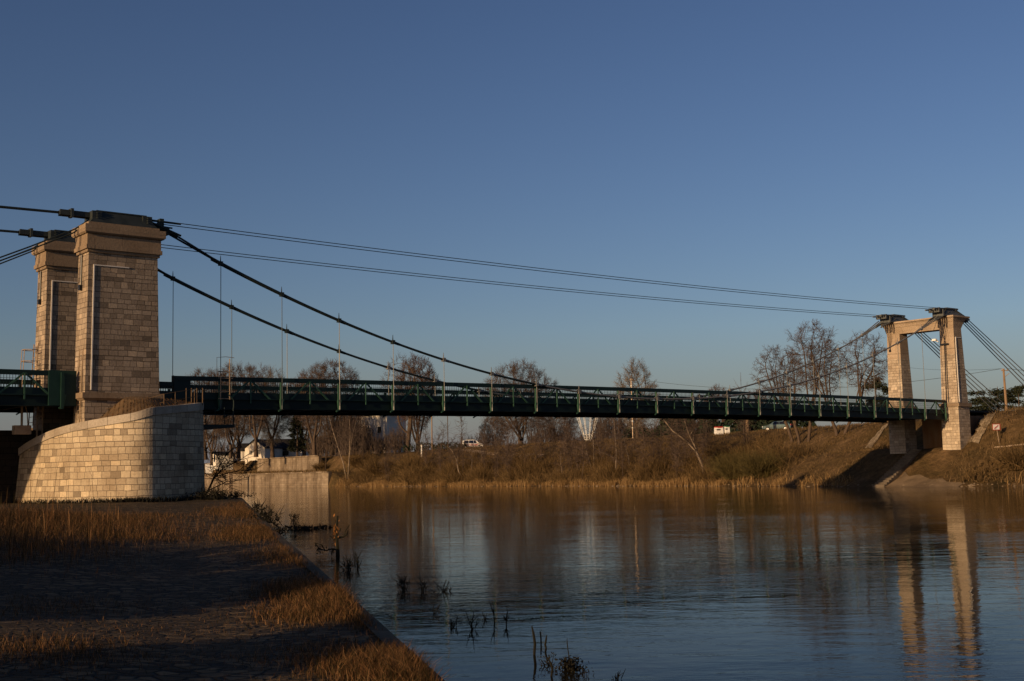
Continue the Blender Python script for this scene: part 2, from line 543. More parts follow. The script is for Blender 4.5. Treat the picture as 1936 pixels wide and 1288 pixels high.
def cobble_mat():
    mm = mat('old_cobbles', rough=.85, spec=.25)
    t, b, _ = nodes(mm)
    v = t.nodes.new('ShaderNodeTexCoord').outputs['Object']
    vv = mapping(t, v, (3.4, 5.2, 1), (0, 0, .28))
    n0 = noise(t, v, 2.0, 3)
    sc = t.nodes.new('ShaderNodeVectorMath'); sc.operation = 'SCALE'
    t.links.new(n0.outputs['Color'], sc.inputs[0]); sc.inputs['Scale'].default_value = .5
    ad = t.nodes.new('ShaderNodeVectorMath'); ad.operation = 'ADD'
    t.links.new(vv, ad.inputs[0]); t.links.new(sc.outputs[0], ad.inputs[1])
    vo = t.nodes.new('ShaderNodeTexVoronoi'); vo.feature = 'DISTANCE_TO_EDGE'
    vo.inputs['Scale'].default_value = 1
    t.links.new(ad.outputs[0], vo.inputs['Vector'])
    vc = t.nodes.new('ShaderNodeTexVoronoi'); vc.inputs['Scale'].default_value = 1
    t.links.new(ad.outputs[0], vc.inputs['Vector'])
    sep = t.nodes.new('ShaderNodeSeparateColor'); t.links.new(vc.outputs['Color'], sep.inputs[0])
    st = ramp(t, sep.outputs[0], [(.1, (.042, .026, .010)), (.5, (.085, .054, .023)), (.9, (.165, .112, .056))])
    gap = ramp(t, vo.outputs['Distance'], [(.02, (0, 0, 0)), (.12, (1, 1, 1))])
    soil = (.014, .011, .005)
    c = mixc(t, soil, st, gap)
    big = noise(t, v, .33, 5, .6)
    tuft = ramp(t, big.outputs[0], [(.5, (0, 0, 0)), (.62, (1, 1, 1))])
    fine = noise(t, v, 6, 5, .7)
    gr = ramp(t, fine.outputs[0], [(.3, (.022, .017, .007)), (.7, (.085, .052, .022))])
    c = mixc(t, c, gr, tuft)
    t.links.new(c, b.inputs['Base Color'])
    mx = t.nodes.new('ShaderNodeMath'); mx.operation = 'MULTIPLY_ADD'
    t.links.new(gap, mx.inputs[0]); mx.inputs[1].default_value = 1.0
    t.links.new(fine.outputs[0], mx.inputs[2])
    bump(t, b, mx.outputs[0], 1.0, .09)
    return mm


M['cobble'] = cobble_mat()


def water_mat():
    mm = mat('river_water', (.016, .013, .007), .02, spec=.12)
    t, b, _ = nodes(mm)
    b.inputs['IOR'].default_value = 1.22
    v = t.nodes.new('ShaderNodeTexCoord').outputs['Object']
    a = noise(t, mapping(t, v, (1, 1, 1), (0, 0, .5)), .55, 4, .55, .4)
    w2 = noise(t, mapping(t, v, (.35, 1.0, 1), (0, 0, .35)), 1.5, 4, .6, .5)
    w3 = noise(t, mapping(t, v, (.5, 1.0, 1), (0, 0, .2)), 5.5, 3, .6)
    zone = noise(t, mapping(t, v, (.5, 1.4, 1), (0, 0, .3)), .07, 4, .55)
    zr = ramp(t, zone.outputs[0], [(.40, (.08, .08, .08)), (.60, (1.6, 1.6, 1.6))])
    m1 = t.nodes.new('ShaderNodeMath'); m1.operation = 'MULTIPLY_ADD'
    t.links.new(w2.outputs[0], m1.inputs[0]); m1.inputs[1].default_value = .8
    t.links.new(a.outputs[0], m1.inputs[2])
    m2 = t.nodes.new('ShaderNodeMath'); m2.operation = 'MULTIPLY'
    t.links.new(w3.outputs[0], m2.inputs[0]); t.links.new(zr, m2.inputs[1])
    m3 = t.nodes.new('ShaderNodeMath'); m3.operation = 'MULTIPLY_ADD'
    t.links.new(m2.outputs[0], m3.inputs[0]); m3.inputs[1].default_value = .35
    t.links.new(m1.outputs[0], m3.inputs[2])
    bn = bump(t, b, m3.outputs[0], 1.0, .0105)
    return mm


M['water'] = water_mat()

# ------------------------------------------------------------------ setting: water, far bank, quay land
SHORE = [(-2000, 72), (-300, 72), (-40, 72.5), (-9, 73), (3, 73), (12, 75), (23, 78), (38, 81.5), (60, 84.5), (89, 87.5), (112, 90.5), (130, 93.5), (145, 92.5),
         (180, 97), (214, 102.5), (330, 124), (700, 240), (2500, 800)]
SB = np.array([s[0] for s in SHORE], float)
SA = np.array([s[1] for s in SHORE], float)
PROF_S = [-6, 0, 1.2, 2.5, 4.5, 7, 10.5, 12.5, 15, 18, 22, 30, 150, 3000]
PROF_Z = {
    -2500: [-1, .08, .5, 1.0, 2.2, 3.75, 3.95, 5.2, 7.2, 7.5, 7.5, 7.4, 7.0, 6],
    -60:   [-1, .08, .5, 1.0, 2.2, 3.75, 4.1, 5.6, 7.3, 7.5, 7.5, 7.4, 7.0, 6],
    -7:    [-1, .08, .5, 1.0, 2.2, 3.8, 6.6, 7.45, 7.5, 7.5, 7.5, 7.4, 7.0, 6],
    -1.75: [-1, .08, .5, 1.0, 2.2, 3.8, 6.7, 7.45, 7.5, 7.5, 7.5, 7.4, 7.0, 6],
    -1.45: [-1, .08, .5, 1.0, 2.2, 3.75, 3.95, 4.3, 7.1, 7.4, 7.4, 7.4, 7.0, 6],
    12:    [-1, .08, .5, 1.0, 2.2, 3.75, 3.95, 5.2, 7.1, 7.4, 7.4, 7.4, 7.0, 6],
    30:    [-1, .08, .4, .8, 1.7, 3.0, 3.9, 4.7, 5.9, 7.0, 7.3, 7.3, 7.0, 6],
    55:    [-1, .08, .35, .7, 1.5, 2.6, 3.9, 4.6, 5.5, 6.5, 7.2, 7.3, 7.0, 6],
    125:   [-1, .08, .35, .7, 1.5, 2.6, 4.0, 4.8, 5.7, 6.5, 7.1, 7.2, 7.0, 6],
    139:   [-1, .08, .35, .7, 1.6, 2.8, 4.4, 5.3, 6.3, 6.8, 7.0, 7.0, 7.0, 6],
    143:   [-1, -.5, 2.85, 2.85, 2.9, 2.9, 6.4, 6.45, 6.5, 6.7, 6.9, 7.0, 7.0, 6],
    3000:  [-1, -.5, 2.85, 2.85, 2.9, 2.9, 6.4, 6.45, 6.5, 6.7, 6.9, 7.0, 7.0, 6],
}
PK = sorted(PROF_Z)


def vnoise(x, y):
    return (math.sin(x * .7 + 1.3 * math.sin(y * .5)) + math.sin(y * .9 + x * .35 + 2.1 * math.sin(x * .21))) * .5


def zbank(a, b):
    s = a - np.interp(b, SB, SA)
    j = max(0, min(len(PK) - 2, int(np.searchsorted(PK, b)) - 1))
    t = min(1, max(0, (b - PK[j]) / (PK[j + 1] - PK[j])))
    z = np.interp(s, PROF_S, PROF_Z[PK[j]]) * (1 - t) + np.interp(s, PROF_S, PROF_Z[PK[j + 1]]) * t
    if 1 < s < 60 and b < 140 and not -4.4 < b < -1.3:
        z += .14 * vnoise(a * .9, b * .8) * min(1, (s - 1) / 3)
    return float(z)


def bank_point(s, b):
    a = float(np.interp(b, SB, SA)) + s
    return bp(a, b, zbank(a, b))


def to_ab(x, y):
    q = (x - OX, y - OY)
    return q[0] * DX + q[1] * DY, q[0] * NX + q[1] * NY


def on_bank(px, py):
    """where a sight line meets the far bank"""
    r = ray(px, py)
    t = 90.0
    while t < 420:
        a, b = to_ab(r[0] * t, t)
        if r[2] * t + EYE < zbank(a, b):
            break
        t += .4
    return (r[0] * t, t, zbank(a, b))


bs = np.concatenate([[-2000, -600, -300, -150, -80, -50], np.arange(-38, -3, 2.5), [-2.6, -1.75, -1.45], np.arange(-1, 36, 1.6), np.arange(36, 142, 2.2), [142, 143.2, 145, 150, 153, 156, 160, 162, 170, 180, 200, 214, 260, 330, 450, 700, 1300, 2500]])
ss = np.concatenate([[-6, -2, 0, .25, .4, 1.2, 1.8, 2.5, 3.5, 4.5, 5.7, 7, 8, 9.3, 10.5, 11.5, 12.5, 13.7, 15, 16.5, 18, 20, 22, 25, 30, 40, 60, 100, 150, 400, 3000]])
v, f = [], []
for b_ in bs:
    a0 = float(np.interp(b_, SB, SA))
    for s_ in ss:
        v.append(bp(a0 + s_, b_, zbank(a0 + s_, b_)))
nS = len(ss)
for i in range(len(bs) - 1):
    for j in range(nS - 1):
        f.append((i * nS + j, i * nS + j + 1, (i + 1) * nS + j + 1, (i + 1) * nS + j))
o = mesh_np('far_bank', np.array(v), np.array(f)[:, ::-1], M['bank'])
o.data.polygons.foreach_set('use_smooth', [True] * len(o.data.polygons))
tag(o, kind='structure')

mb = MB()
mb.quad([(-3000, -3000, WATER), (6000, -3000, WATER), (6000, 6000, WATER), (-3000, 6000, WATER)])
tag(mb.build('water', M['water']), kind='structure')
mb = MB()
mb.quad([(-9000, -9000, -3), (9000, -9000, -3), (9000, 9000, -3), (-9000, 9000, -3)])
tag(mb.build('ground', M['land']), kind='structure')

# quay: paved ground left of its edge line, sloping gently
EDGE3 = [atz(835, 1288, .30), atz(700, 1165, .34), atz(600, 1075, .46), atz(555, 1035, .62), atz(520, 1005, .80), atz(490, 975, 1.02), atz(460, 945, 1.32)]
EDGE3 = [(4.2, -8, .3), (2.35, 0, .3)] + EDGE3 + [(-15.6, 71.5, 1.35), (-19, 80, 1.4), (-30, 100, 1.4), (-60, 160, 1.4)]
EDGE = [(e[0], e[1]) for e in EDGE3]
EY = np.array([e[1] for e in EDGE3]); EX = np.array([e[0] for e in EDGE3]); EZ = np.array([e[2] for e in EDGE3])


def edge_x(y):
    return float(np.interp(y, EY, EX))


def quay_z(x, y):
    base = float(np.interp(y, EY, EZ))
    dx = edge_x(y) - x
    k = min(1, max(0, dx / 3))
    left = .8 * min(1, max(0, (dx - 3) / 12)) * min(1, max(0, (70 - y) / 25))
    return base + (.035 * vnoise(x * 1.3, y * .8) + .02 * vnoise(x * 3.1, y * 2.3)) * k + left


v, f = [], []
ys = np.concatenate([np.arange(-8, 30, .8), np.arange(30, 72, 2), [75, 80, 90, 100, 130, 160]])
offs = [0, .45, .9, 1.4, 2, 2.8, 3.6, 4.5, 5.5, 6.5, 8, 10, 13, 17, 25, 40, 80, 200]
for y in ys:
    for k in offs:
        x = edge_x(y) - k
        v.append((x, y, quay_z(x, y)))
nO = len(offs)
for i in range(len(ys) - 1):
    for j in range(nO - 1):
        f.append((i * nO + j, (i + 1) * nO + j, (i + 1) * nO + j + 1, i * nO + j + 1))
o = mesh_np('quay_paving', np.array(v), np.array(f), M['cobble'])
tag(o, kind='structure')
mb = MB()
u = 0
for i in range(len(EDGE) - 1):
    (x0, y0), (x1, y1) = EDGE[i], EDGE[i + 1]
    L = math.hypot(x1 - x0, y1 - y0)
    z0, z1 = EZ[i] + .02, EZ[i + 1] + .02
    mb.quad([(x0 + .12, y0, -1), (x1 + .12, y1, -1), (x1 + .02, y1, z1), (x0 + .02, y0, z0)], 0, [(u, -1), (u + L, -1), (u + L, z1), (u, z0)])
    mb.quad([(x0 + .02, y0, z0), (x1 + .02, y1, z1), (x1 - .25, y1, z1 + .02), (x0 - .25, y0, z0 + .02)], 0, [(u, z0), (u + L, z1), (u + L, z1 + .4), (u, z0 + .4)])
    u += L
tag(mb.build('quay_edge', M['edge']), kind='structure')

# ------------------------------------------------------------------ pier under the near pylons
BASEP = [(-37, 84), (-33.5, 78.5), (-30.2, 74.2), (-27.6, 70.9), (-25.2, 68.9), (-22.9, 67.6), (-21.2, 67.1), (-20.3, 67.05), (-19.55, 67.45), (-19.15, 68.1), (-18.45, 69.8), (-17.75, 71.5), (-18.05, 73.2), (-18.9, 75.5), (-20.5, 79), (-24.5, 85.5), (-29, 92)]
TOPZ = [2.8, 3.4, 4.13, 4.95, 5.55, 5.83, 6.02, 6.15, 6.42, 6.5, 6.66, 6.85, 6.95, 7.0, 7.0, 7.0, 6.6]


def smooth_poly(P, it=2):
    P = [np.array(p, float) for p in P]
    for _ in range(it):
        Q = [P[0]]
        for a_, b_ in zip(P[:-1], P[1:]):
            Q += [a_ * .75 + b_ * .25, a_ * .25 + b_ * .75]
        Q.append(P[-1])
        P = Q
    return P


poly = smooth_poly([(x, y, z) for (x, y), z in zip(BASEP, TOPZ)], 2)
cx, cy = -24.5, 80.0
pier_t = thing('stone_pier', (-22, 73, 1.3), 'rounded pale limestone pier with sloping coping, at the end of the grassy quay', 'bridge pier')
mw, mc, me_ = MB(), MB(), MB()
u = 0
ins = lambda p, k: (p[0] + (cx - p[0]) * k / math.hypot(cx - p[0], cy - p[1]), p[1] + (cy - p[1]) * k / math.hypot(cx - p[0], cy - p[1]))
rows = 5
for p, q in zip(poly[:-1], poly[1:]):
    L = math.hypot(q[0] - p[0], q[1] - p[1])
    for r_ in range(rows):
        t0, t1 = r_ / rows, (r_ + 1) / rows
        def wp(c, t):
            x, y = ins(c, .28 * t)
            return (x, y, .9 + (c[2] - .42 - .9) * t)
        a_, b_, c_, d_ = wp(p, t0), wp(q, t0), wp(q, t1), wp(p, t1)
        mw.quad([a_, b_, c_, d_], 0, [(u, a_[2]), (u + L, b_[2]), (u + L, c_[2]), (u, d_[2])])
    po, qo = ins(p, .20), ins(q, .20)
    pi_, qi = ins(p, .95), ins(q, .95)
    mc.quad([(*po, p[2] - .42), (*qo, q[2] - .42), (*qo, q[2]), (*po, p[2])], 0, [(u, .3), (u + L, .3), (u + L, .72), (u, .72)])
    mc.quad([(*po, p[2]), (*qo, q[2]), (*qi, q[2] + .04), (*pi_, p[2] + .04)], 0, [(u, .72), (u + L, .72), (u + L, 1.4), (u, 1.4)])
    pw, qw = ins(p, .3), ins(q, .3)
    mc.quad([(*qo, q[2] - .42), (*po, p[2] - .42), (*pw, p[2] - .42), (*qw, q[2] - .42)])
    u += L
# earth fill, rising from the coping to a mound
def fill_z(p, k):
    base = p[2] - .06
    w_ = min(1, max(0, (p[0] + 23.6) / 2.4))
    tgt = max(base + .1, 6.0) * (1 - w_) + max(base + .15, 7.3) * w_
    u_ = min(1, max(0, (k - .9) / 3.2))
    u_ = u_ * u_ * (3 - 2 * u_)
    return base + (tgt - base) * u_ + .05 * vnoise(p[0] * .9 + k, p[1] * .8) * u_


for p, q in zip(poly[:-1], poly[1:]):
    for k0, k1 in ((.9, 1.3), (1.3, 1.8), (1.8, 2.4), (2.4, 3.2), (3.2, 4.2), (4.2, 6.5)):
        me_.quad([(*ins(p, k0), fill_z(p, k0)), (*ins(q, k0), fill_z(q, k0)), (*ins(q, k1), fill_z(q, k1)), (*ins(p, k1), fill_z(p, k1))])
mw.build('wall', M['pier'], pier_t)
mc.build('coping', M['coping'], pier_t)
me_.build('earth_fill', M['earth'], pier_t)

# ------------------------------------------------------------------ pylons
def pylon(name, b0, b1, label, zbase, fill=True):
    ac, bc, bh = -6.42, (b0 + b1) / 2, (b1 - b0) / 2
    t = thing(name, bp(ac, bc, zbase), label, 'bridge tower', 'limestone pylons on the near pier')
    s = MB()
    nz = 1
    s.bbox(ac - 2.17, ac + 2.2, bc - bh - .06, bc + bh + .06, 7.45, 15.45, .14, .06)
    sh = s.build('shaft', M['pylon'], t)
    p = MB()
    p.bbox(ac - 2.17, ac + 2.2, bc - bh - .06, bc + bh + .06, zbase - 1.0, 7.02)
    p.build('base_block', M['pylon'], t)
    p = MB()
    p.bbox(ac - 2.22, ac + 2.26, bc - bh - .12, bc + bh + .12, 7.02, 7.14, -.12, -.12)
    p.bbox(ac - 2.38, ac + 2.42, bc - bh - .27, bc + bh + .27, 7.143, 7.45)
    p.build('plinth_moulding', M['dressed'], t)
    c = MB()
    hw, hb = 2.03, bh
    c.bbox(ac - hw - .10, ac + hw + .13, bc - hb - .10, bc + hb + .10, 15.452, 15.62)
    c.bbox(ac - hw - .20, ac + hw + .24, bc - hb - .20, bc + hb + .20, 15.623, 15.86)
    c.bbox(ac - hw - .14, ac + hw + .18, bc - hb - .14, bc + hb + .14, 15.863, 16.50)
    c.bbox(ac - hw - .24, ac + hw + .30, bc - hb - .24, bc + hb + .24, 16.503, 16.58, -.07, -.07)
    c.bbox(ac - hw - .32, ac + hw + .40, bc - hb - .32, bc + hb + .32, 16.583, 17.02)
    c.bbox(ac - hw - .05, ac + hw + .12, bc - hb - .05, bc + hb + .05, 17.023, 17.2)
    c.build('cornice', M['dressed'], t)
    # raised lime fillet framing the broad face towards the river
    fl = MB()
    def face_b(z):
        return bc - bh - .06 + .06 * (z - 7.45) / 8.0
    zt = 14.72
    for (a0, z0, a1, z1, w) in ((ac - 1.83, 7.6, ac - 1.72, zt, .07), (ac - 1.72, zt, ac + .3, zt, .06)):
        fl.hexa([bp(a0 - w / 2, face_b(z0) - .05, z0 - (w / 2 if z0 == z1 else 0)), bp(a1 + w / 2 if z0 == z1 else a0 + w / 2, face_b(z0) - .05, z0 - (w / 2 if z0 == z1 else 0)),
                 bp(a1 + w / 2 if z0 == z1 else a0 + w / 2, face_b(z0) + .05, z0 - (w / 2 if z0 == z1 else 0)), bp(a0 - w / 2, face_b(z0) + .05, z0 - (w / 2 if z0 == z1 else 0)),
                 bp((a0 if z0 == z1 else a1) - w / 2, face_b(z1) - .05, z1 + (w / 2 if z0 == z1 else 0)), bp(a1 + w / 2, face_b(z1) - .05, z1 + (w / 2 if z0 == z1 else 0)),
                 bp(a1 + w / 2, face_b(z1) + .05, z1 + (w / 2 if z0 == z1 else 0)), bp((a0 if z0 == z1 else a1) - w / 2, face_b(z1) + .05, z1 + (w / 2 if z0 == z1 else 0))])
    fl.build('fillet', M['fillet'], t)
    # a dark downpipe on the narrow sunlit side
    dpm = MB()
    dpm.tube([bp(ac - 2.08, bc + .15, 15.4), bp(ac - 2.1, bc + .15, 13.6)], .05, 6)
    dpm.box(bp(ac - 2.1, bc + .15, 13.5), (.25, .25, .3), TH)
    dpm.build('drain_pipe', M['dark'], t)
    # saddle housing
    s = MB()
    s.hexa([bp(ac - 1.95, bc - .75, 17.2), bp(ac + 2.1, bc - .75, 17.2), bp(ac + 2.1, bc + .75, 17.2), bp(ac - 1.95, bc + .75, 17.2),
            bp(ac - 1.45, bc - .45, 17.92), bp(ac + 1.5, bc - .45, 17.92), bp(ac + 1.5, bc + .45, 17.92), bp(ac - 1.45, bc + .45, 17.92)])
    sad = s.build('saddle_housing', M['saddle'], t)
    e = MB()
    for sg in (-1, 1):
        e.bbox(ac + sg * 1.5 - .28, ac + sg * 1.5 + .28, bc - .62, bc + .62, 17.35, 17.9)
        for q in range(3):
            e.tube([bp(ac + sg * 1.5, bc - .62, 17.5 + q * .14), bp(ac + sg * 1.5, bc - .72, 17.5 + q * .14)], .05, 6)
    e.bbox(ac - 1.5, ac + 1.5, bc - .5, bc + .5, 17.90, 17.97)
    e.build('saddle_frame', M['saddle'], sad)
    return t


PF = pylon('bridge_pylon', -1.0, .58, 'nearer square limestone pylon with dark saddle, brown shaded face towards the river', 5.6)
PR_ = pylon('bridge_pylon', 5.85, 7.5, 'farther limestone pylon, half hidden behind the nearer one', 5.9)

# ------------------------------------------------------------------ far portal
def portal():
    t = thing('bridge_portal', bp(80.6, 2.8, 3.9), 'far tan stone portal of two tapering legs and a lintel on the grassy bank', 'bridge tower')
    for nm, b0, b1, zb in (('front', -1.2, .38, 3.6), ('rear', 5.08, 6.6, 3.4)):
        lg = MB()
        a0, a1 = 79.75, 81.55
        def tp(z):
            return .012 * (z - 8.3) * 1.0
        lg.hexa([bp(a0, b0 - .12, 8.32), bp(a1 + .1, b0 - .12, 8.32), bp(a1 + .1, b1 + .12, 8.32), bp(a0, b1 + .12, 8.32),
                 bp(a0 + .1, b0 - .04, 13.3), bp(a1 - .12, b0 - .04, 13.3), bp(a1 - .12, b1 + .04, 13.3), bp(a0 + .1, b1 + .04, 13.3)], 0)
        lg.hexa([bp(a0 + .1, b0 - .04, 13.3), bp(a1 - .12, b0 - .04, 13.3), bp(a1 - .12, b1 + .04, 13.3), bp(a0 + .1, b1 + .04, 13.3),
                 bp(a0 + .16, b0, 15.9), bp(a1 - .24, b0, 15.9), bp(a1 - .24, b1, 15.9), bp(a0 + .16, b1, 15.9)], 1)
        lg.build('leg', [M['portal_stone'], M['portal_plaster']], t)
        bs_ = MB()
        bs_.bbox(a0 - .04, a1 + .2, b0 - .14, b1 + .25, zb, 7.96)
        bs_.build('leg_base', M['portal_stone'], t)
        mo = MB()
        mo.bbox(a0 - .2, a1 + .38, b0 - .34, b1 + .36, 7.963, 8.317)
        mo.build('moulding', M['dressed'], t)
    c = MB()
    P0, P1 = -1.2, 6.6
    zs = [(15.903, -.0), (16.1, .06), (16.2, .10), (16.55, .2), (16.85, .42), (17.0, .6)]
    for (z0, k0), (z1, k1) in zip(zs[:-1], zs[1:]):
        # flared cap runs across both legs
        c.hexa([bp(79.9 - k0 * .8, P0 - k0 * .6, z0), bp(81.33 + k0 * 1.6, P0 - k0 * .6, z0), bp(81.33 + k0 * 1.6, P1 + k0 * .7, z0), bp(79.9 - k0 * .8, P1 + k0 * .7, z0),
                bp(79.9 - k1 * .8, P0 - k1 * .6, z1 - .002), bp(81.33 + k1 * 1.6, P0 - k1 * .6, z1 - .002), bp(81.33 + k1 * 1.6, P1 + k1 * .7, z1 - .002), bp(79.9 - k1 * .8, P1 + k1 * .7, z1 - .002)])
    c.bbox(79.3, 82.4, P0 - .42, P1 + .5, 17.0, 17.16)
    c.build('lintel', M['portal_plaster'], t)
    fl = MB()
    for z0, z1 in ((8.4, 15.0),):
        fl.hexa([bp(79.95, -1.38, z0), bp(80.06, -1.38, z0), bp(80.06, -1.25, z0), bp(79.95, -1.25, z0), bp(80.1, -1.27, z1), bp(80.21, -1.27, z1), bp(80.21, -1.15, z1), bp(80.1, -1.15, z1)])
    fl.hexa([bp(80.21, -1.27, 14.93), bp(81.1, -1.27, 14.93), bp(81.1, -1.15, 14.93), bp(80.21, -1.15, 14.93), bp(80.21, -1.27, 15.0), bp(81.1, -1.27, 15.0), bp(81.1, -1.15, 15.0), bp(80.21, -1.15, 15.0)])
    fl.build('fillet', M['fillet'], t)
    for bc, nn in ((-.35, 4), (5.85, 4)):
        s = MB()
        s.hexa([bp(78.9, bc - .62, 17.16), bp(82.6, bc - .62, 17.16), bp(82.6, bc + .62, 17.16), bp(78.9, bc + .62, 17.16),
                bp(79.6, bc - .42, 17.85), bp(81.5, bc - .42, 17.85), bp(81.5, bc + .42, 17.85), bp(79.6, bc + .42, 17.85)])
        sad = s.build('saddle', M['saddle_grey'], t)
        e = MB()
        for q in range(5):
            bb = bc - .5 + q * .25
            e.tube([bp(77.2 + (q % 2) * .3, bb, 17.78 - (q % 3) * .09), bp(80.8, bb, 17.95)], .075, 6)
            e.tube([bp(77.3 + (q % 3) * .25, bb, 16.55 + (q % 2) * .12), bp(79.9, bb, 17.55)], .08, 6)
            e.tube([bp(81.0, bb, 17.85), bp(83.6, bb, 17.0 - (q % 2) * .25)], .07, 6)
        e.bbox(77.9, 78.15, bc - .6, bc + .6, 17.45, 17.92)
        e.bbox(78.6, 78.85, bc - .62, bc + .62, 17.1, 17.75)
        e.bbox(83.1, 83.3, bc - .55, bc + .55, 16.7, 17.3)
        e.bbox(79.5, 81.6, bc - .5, bc + .5, 17.85, 18.02)
        e.build('cable_sockets', M['saddle_grey'], sad)
    # control wires running down the sunlit faces to a bracket
    wv = MB()
    for q in range(4):
        wv.tube([bp(79.28, -.75 + q * .32, 17.0), bp(79.6, -.6 + q * .25, 15.9), bp(79.72, -.25 - (q - 1.5) * .1, 14.3)], .016, 5)
    wv.tube([bp(79.72, -.2, 14.3), bp(79.66, -.1, 8.4)], .035, 5)
    wv.tube([bp(79.72, -.34, 14.3), bp(79.66, -.32, 8.4)], .025, 5)
    wv.bbox(79.6, 79.78, -.65, .25, 14.25, 14.4)
    wv.build('control_wires', M['dark'], t)
    wv = MB()
    for q in range(3):
        wv.tube([bp(79.28, 6.5 - q * .25, 17.0), bp(79.75, 6.35 - q * .2, 15.6), bp(79.8, 6.25, 14.2)], .016, 5)
    wv.bbox(79.75, 79.86, 6.15, 6.35, 14.1, 14.35)
    wv.build('control_wires', M['dark'], t)
    fl2 = MB()
    fl2.bbox(79.4, 79.75, .55, 1.05, 14.75, 14.95, .05, .05)
    fl2.tube([bp(79.7, .4, 14.6), bp(79.6, .75, 14.8)], .05, 5)
    fl2.build('floodlight', M['white'], t)
    return t


portal()
mb = MB()
mb.bbox(83.2, 92, .35, 5.1, 3.4, 7.15)
tag(mb.build('bridge_abutment', M['rust_wall']), 'rust-stained abutment wall under the deck, behind the legs of the far portal', 'abutment')
mb = MB()
mb.bbox(79.6, 140, .3, 6.6, 7.5, 7.72)
tag(mb.build('approach_road', M['deckfloor']), kind='structure')

# ------------------------------------------------------------------ deck with its stiffening trusses
S = 4.2
def rail_z(a):
    k = a / S
    return 8.655 + .0378 * k - .002 * k * k if a > -4 else 8.70


def deck(a0, a1, posts, label, name='bridge_deck', end_plates=()):
    t = thing(name, bp((a0 + a1) / 2, 3.5, 6.7), label, 'bridge deck')
    step = 2.1
    n = max(2, int(round((a1 - a0) / step)))
    st = [a0 + (a1 - a0) * i / n for i in range(n + 1)]
    fl, gi = MB(), MB()
    for p, q in zip(st[:-1], st[1:]):
        zp, zq = rail_z(p), rail_z(q)
        def slab(b0, b1, lo, hi, B):
            B.hexa([bp(p, b0, zp - lo), bp(q, b0, zq - lo), bp(q, b1, zq - lo), bp(p, b1, zp - lo),
                    bp(p, b0, zp - hi), bp(q, b0, zq - hi), bp(q, b1, zq - hi), bp(p, b1, zp - hi)])
        slab(.02, 6.95, 1.32, .98, fl)
        slab(-.02, .10, 1.95, 1.33, gi)
        slab(6.87, 6.99, 1.95, 1.33, gi)
        slab(-.16, .26, 1.99, 1.952, gi)
        slab(6.71, 7.13, 1.99, 1.952, gi)
        gi.bbox(p - .12, p + .12, .1, 6.87, zp - 1.9, zp - 1.33)
    fl.build('roadway', M['deckfloor'], t)
    gi.build('girders', M['girder'], t)
    for side, b in ((-1, 0.0), (1, 6.97)):
        out = -side * .0
        bo = b + side * .06
        tr = MB()
        for p, q in zip(st[:-1], st[1:]):
            zp, zq = rail_z(p), rail_z(q)
            for b0, b1, lo, hi in ((-.13, .13, .27, 0), (-.16, .16, 1.40, 1.335), (-.05, .07, 1.335, .96)):
                tr.hexa([bp(p, b + b0, zp - lo), bp(q, b + b0, zq - lo), bp(q, b + b1, zq - lo), bp(p, b + b1, zp - lo),
                         bp(p, b + b0, zp - hi), bp(q, b + b0, zq - hi), bp(q, b + b1, zq - hi), bp(p, b + b1, zp - hi)])
        tro = tr.build('side_truss', M['green'], t)
        mesh_ = MB()
        x = a0
        while x < a1:
            z = rail_z(x)
            mesh_.bar(bp(x, b - side * .12, z - .98), bp(x, b - side * .12, z - .25), .022)
            x += .16
        for lo in (.45, .62, .80):
            for p, q in zip(st[:-1], st[1:]):
                mesh_.bar(bp(p, b - side * .12, rail_z(p) - lo), bp(q, b - side * .12, rail_z(q) - lo), .018)
        mesh_.build('wire_mesh', M['green'], tro)
        for p in posts:
            mid = p + S / 2
            if mid - 1.4 < a0 or mid + 1.4 > a1:
                continue
            z = rail_z(mid)
            br = MB()
            br.bar(bp(mid - 1.38, b + side * .1, z - 1.36), bp(mid - .02, b + side * .1, z - .16), .06, .1)
            br.bar(bp(mid + 1.38, b + side * .1, z - 1.36), bp(mid + .02, b + side * .1, z - .16), .06, .1)
            br.bar(bp(mid, b + side * .15, z - 1.62), bp(mid, b + side * .15, z - .2), .07, .07)
            br.build('brace', M['post'], tro)
        for p in posts:
            if p < a0 or p > a1:
                continue
            z = rail_z(p)
            pm = MB()
            bb = b + side * .2
            pm.bbox(p - .075, p + .075, min(bb - .06, bb + .06), max(bb - .06, bb + .06), z - 1.34, z - .28)
            # bracket below, tapering to a foot
            pm.hexa([bp(p - .05, bb - .05, z - 2.02), bp(p + .05, bb - .05, z - 2.02), bp(p + .05, bb + .05, z - 2.02), bp(p - .05, bb + .05, z - 2.02),
                     bp(p - .11, bb - .1, z - 1.34), bp(p + .15, bb - .1, z - 1.34), bp(p + .15, bb + .1, z - 1.34), bp(p - .11, bb + .1, z - 1.34)])
            pm.bar(bp(p - .02, bb, z - 1.98), bp(p - .22, bb, z - 2.1), .08)
            pm.build('post', M['post'], tro)
        for ea in end_plates:
            ep = MB()
            s_ = 1 if ea < 30 else -1
            ep.bbox(min(ea, ea + s_ * .02), max(ea, ea + s_ * .02), b - .16, b + .16, rail_z(ea) - 1.95, rail_z(ea) + .02)
            ep.bbox(min(ea, ea + s_ * 1.1), max(ea, ea + s_ * 1.1), b + side * .08 - .02, b + side * .08 + .02, rail_z(ea) - 1.9, rail_z(ea) - .01)
            ep.build('end_plate', M['green'], tro)
    return t


POSTS = [k * S for k in range(0, 20)]
deck(-2.94, 79.5, POSTS[:19] + [79.3], 'long dark green truss bridge deck crossing the river to the far portal', end_plates=(-2.94,))
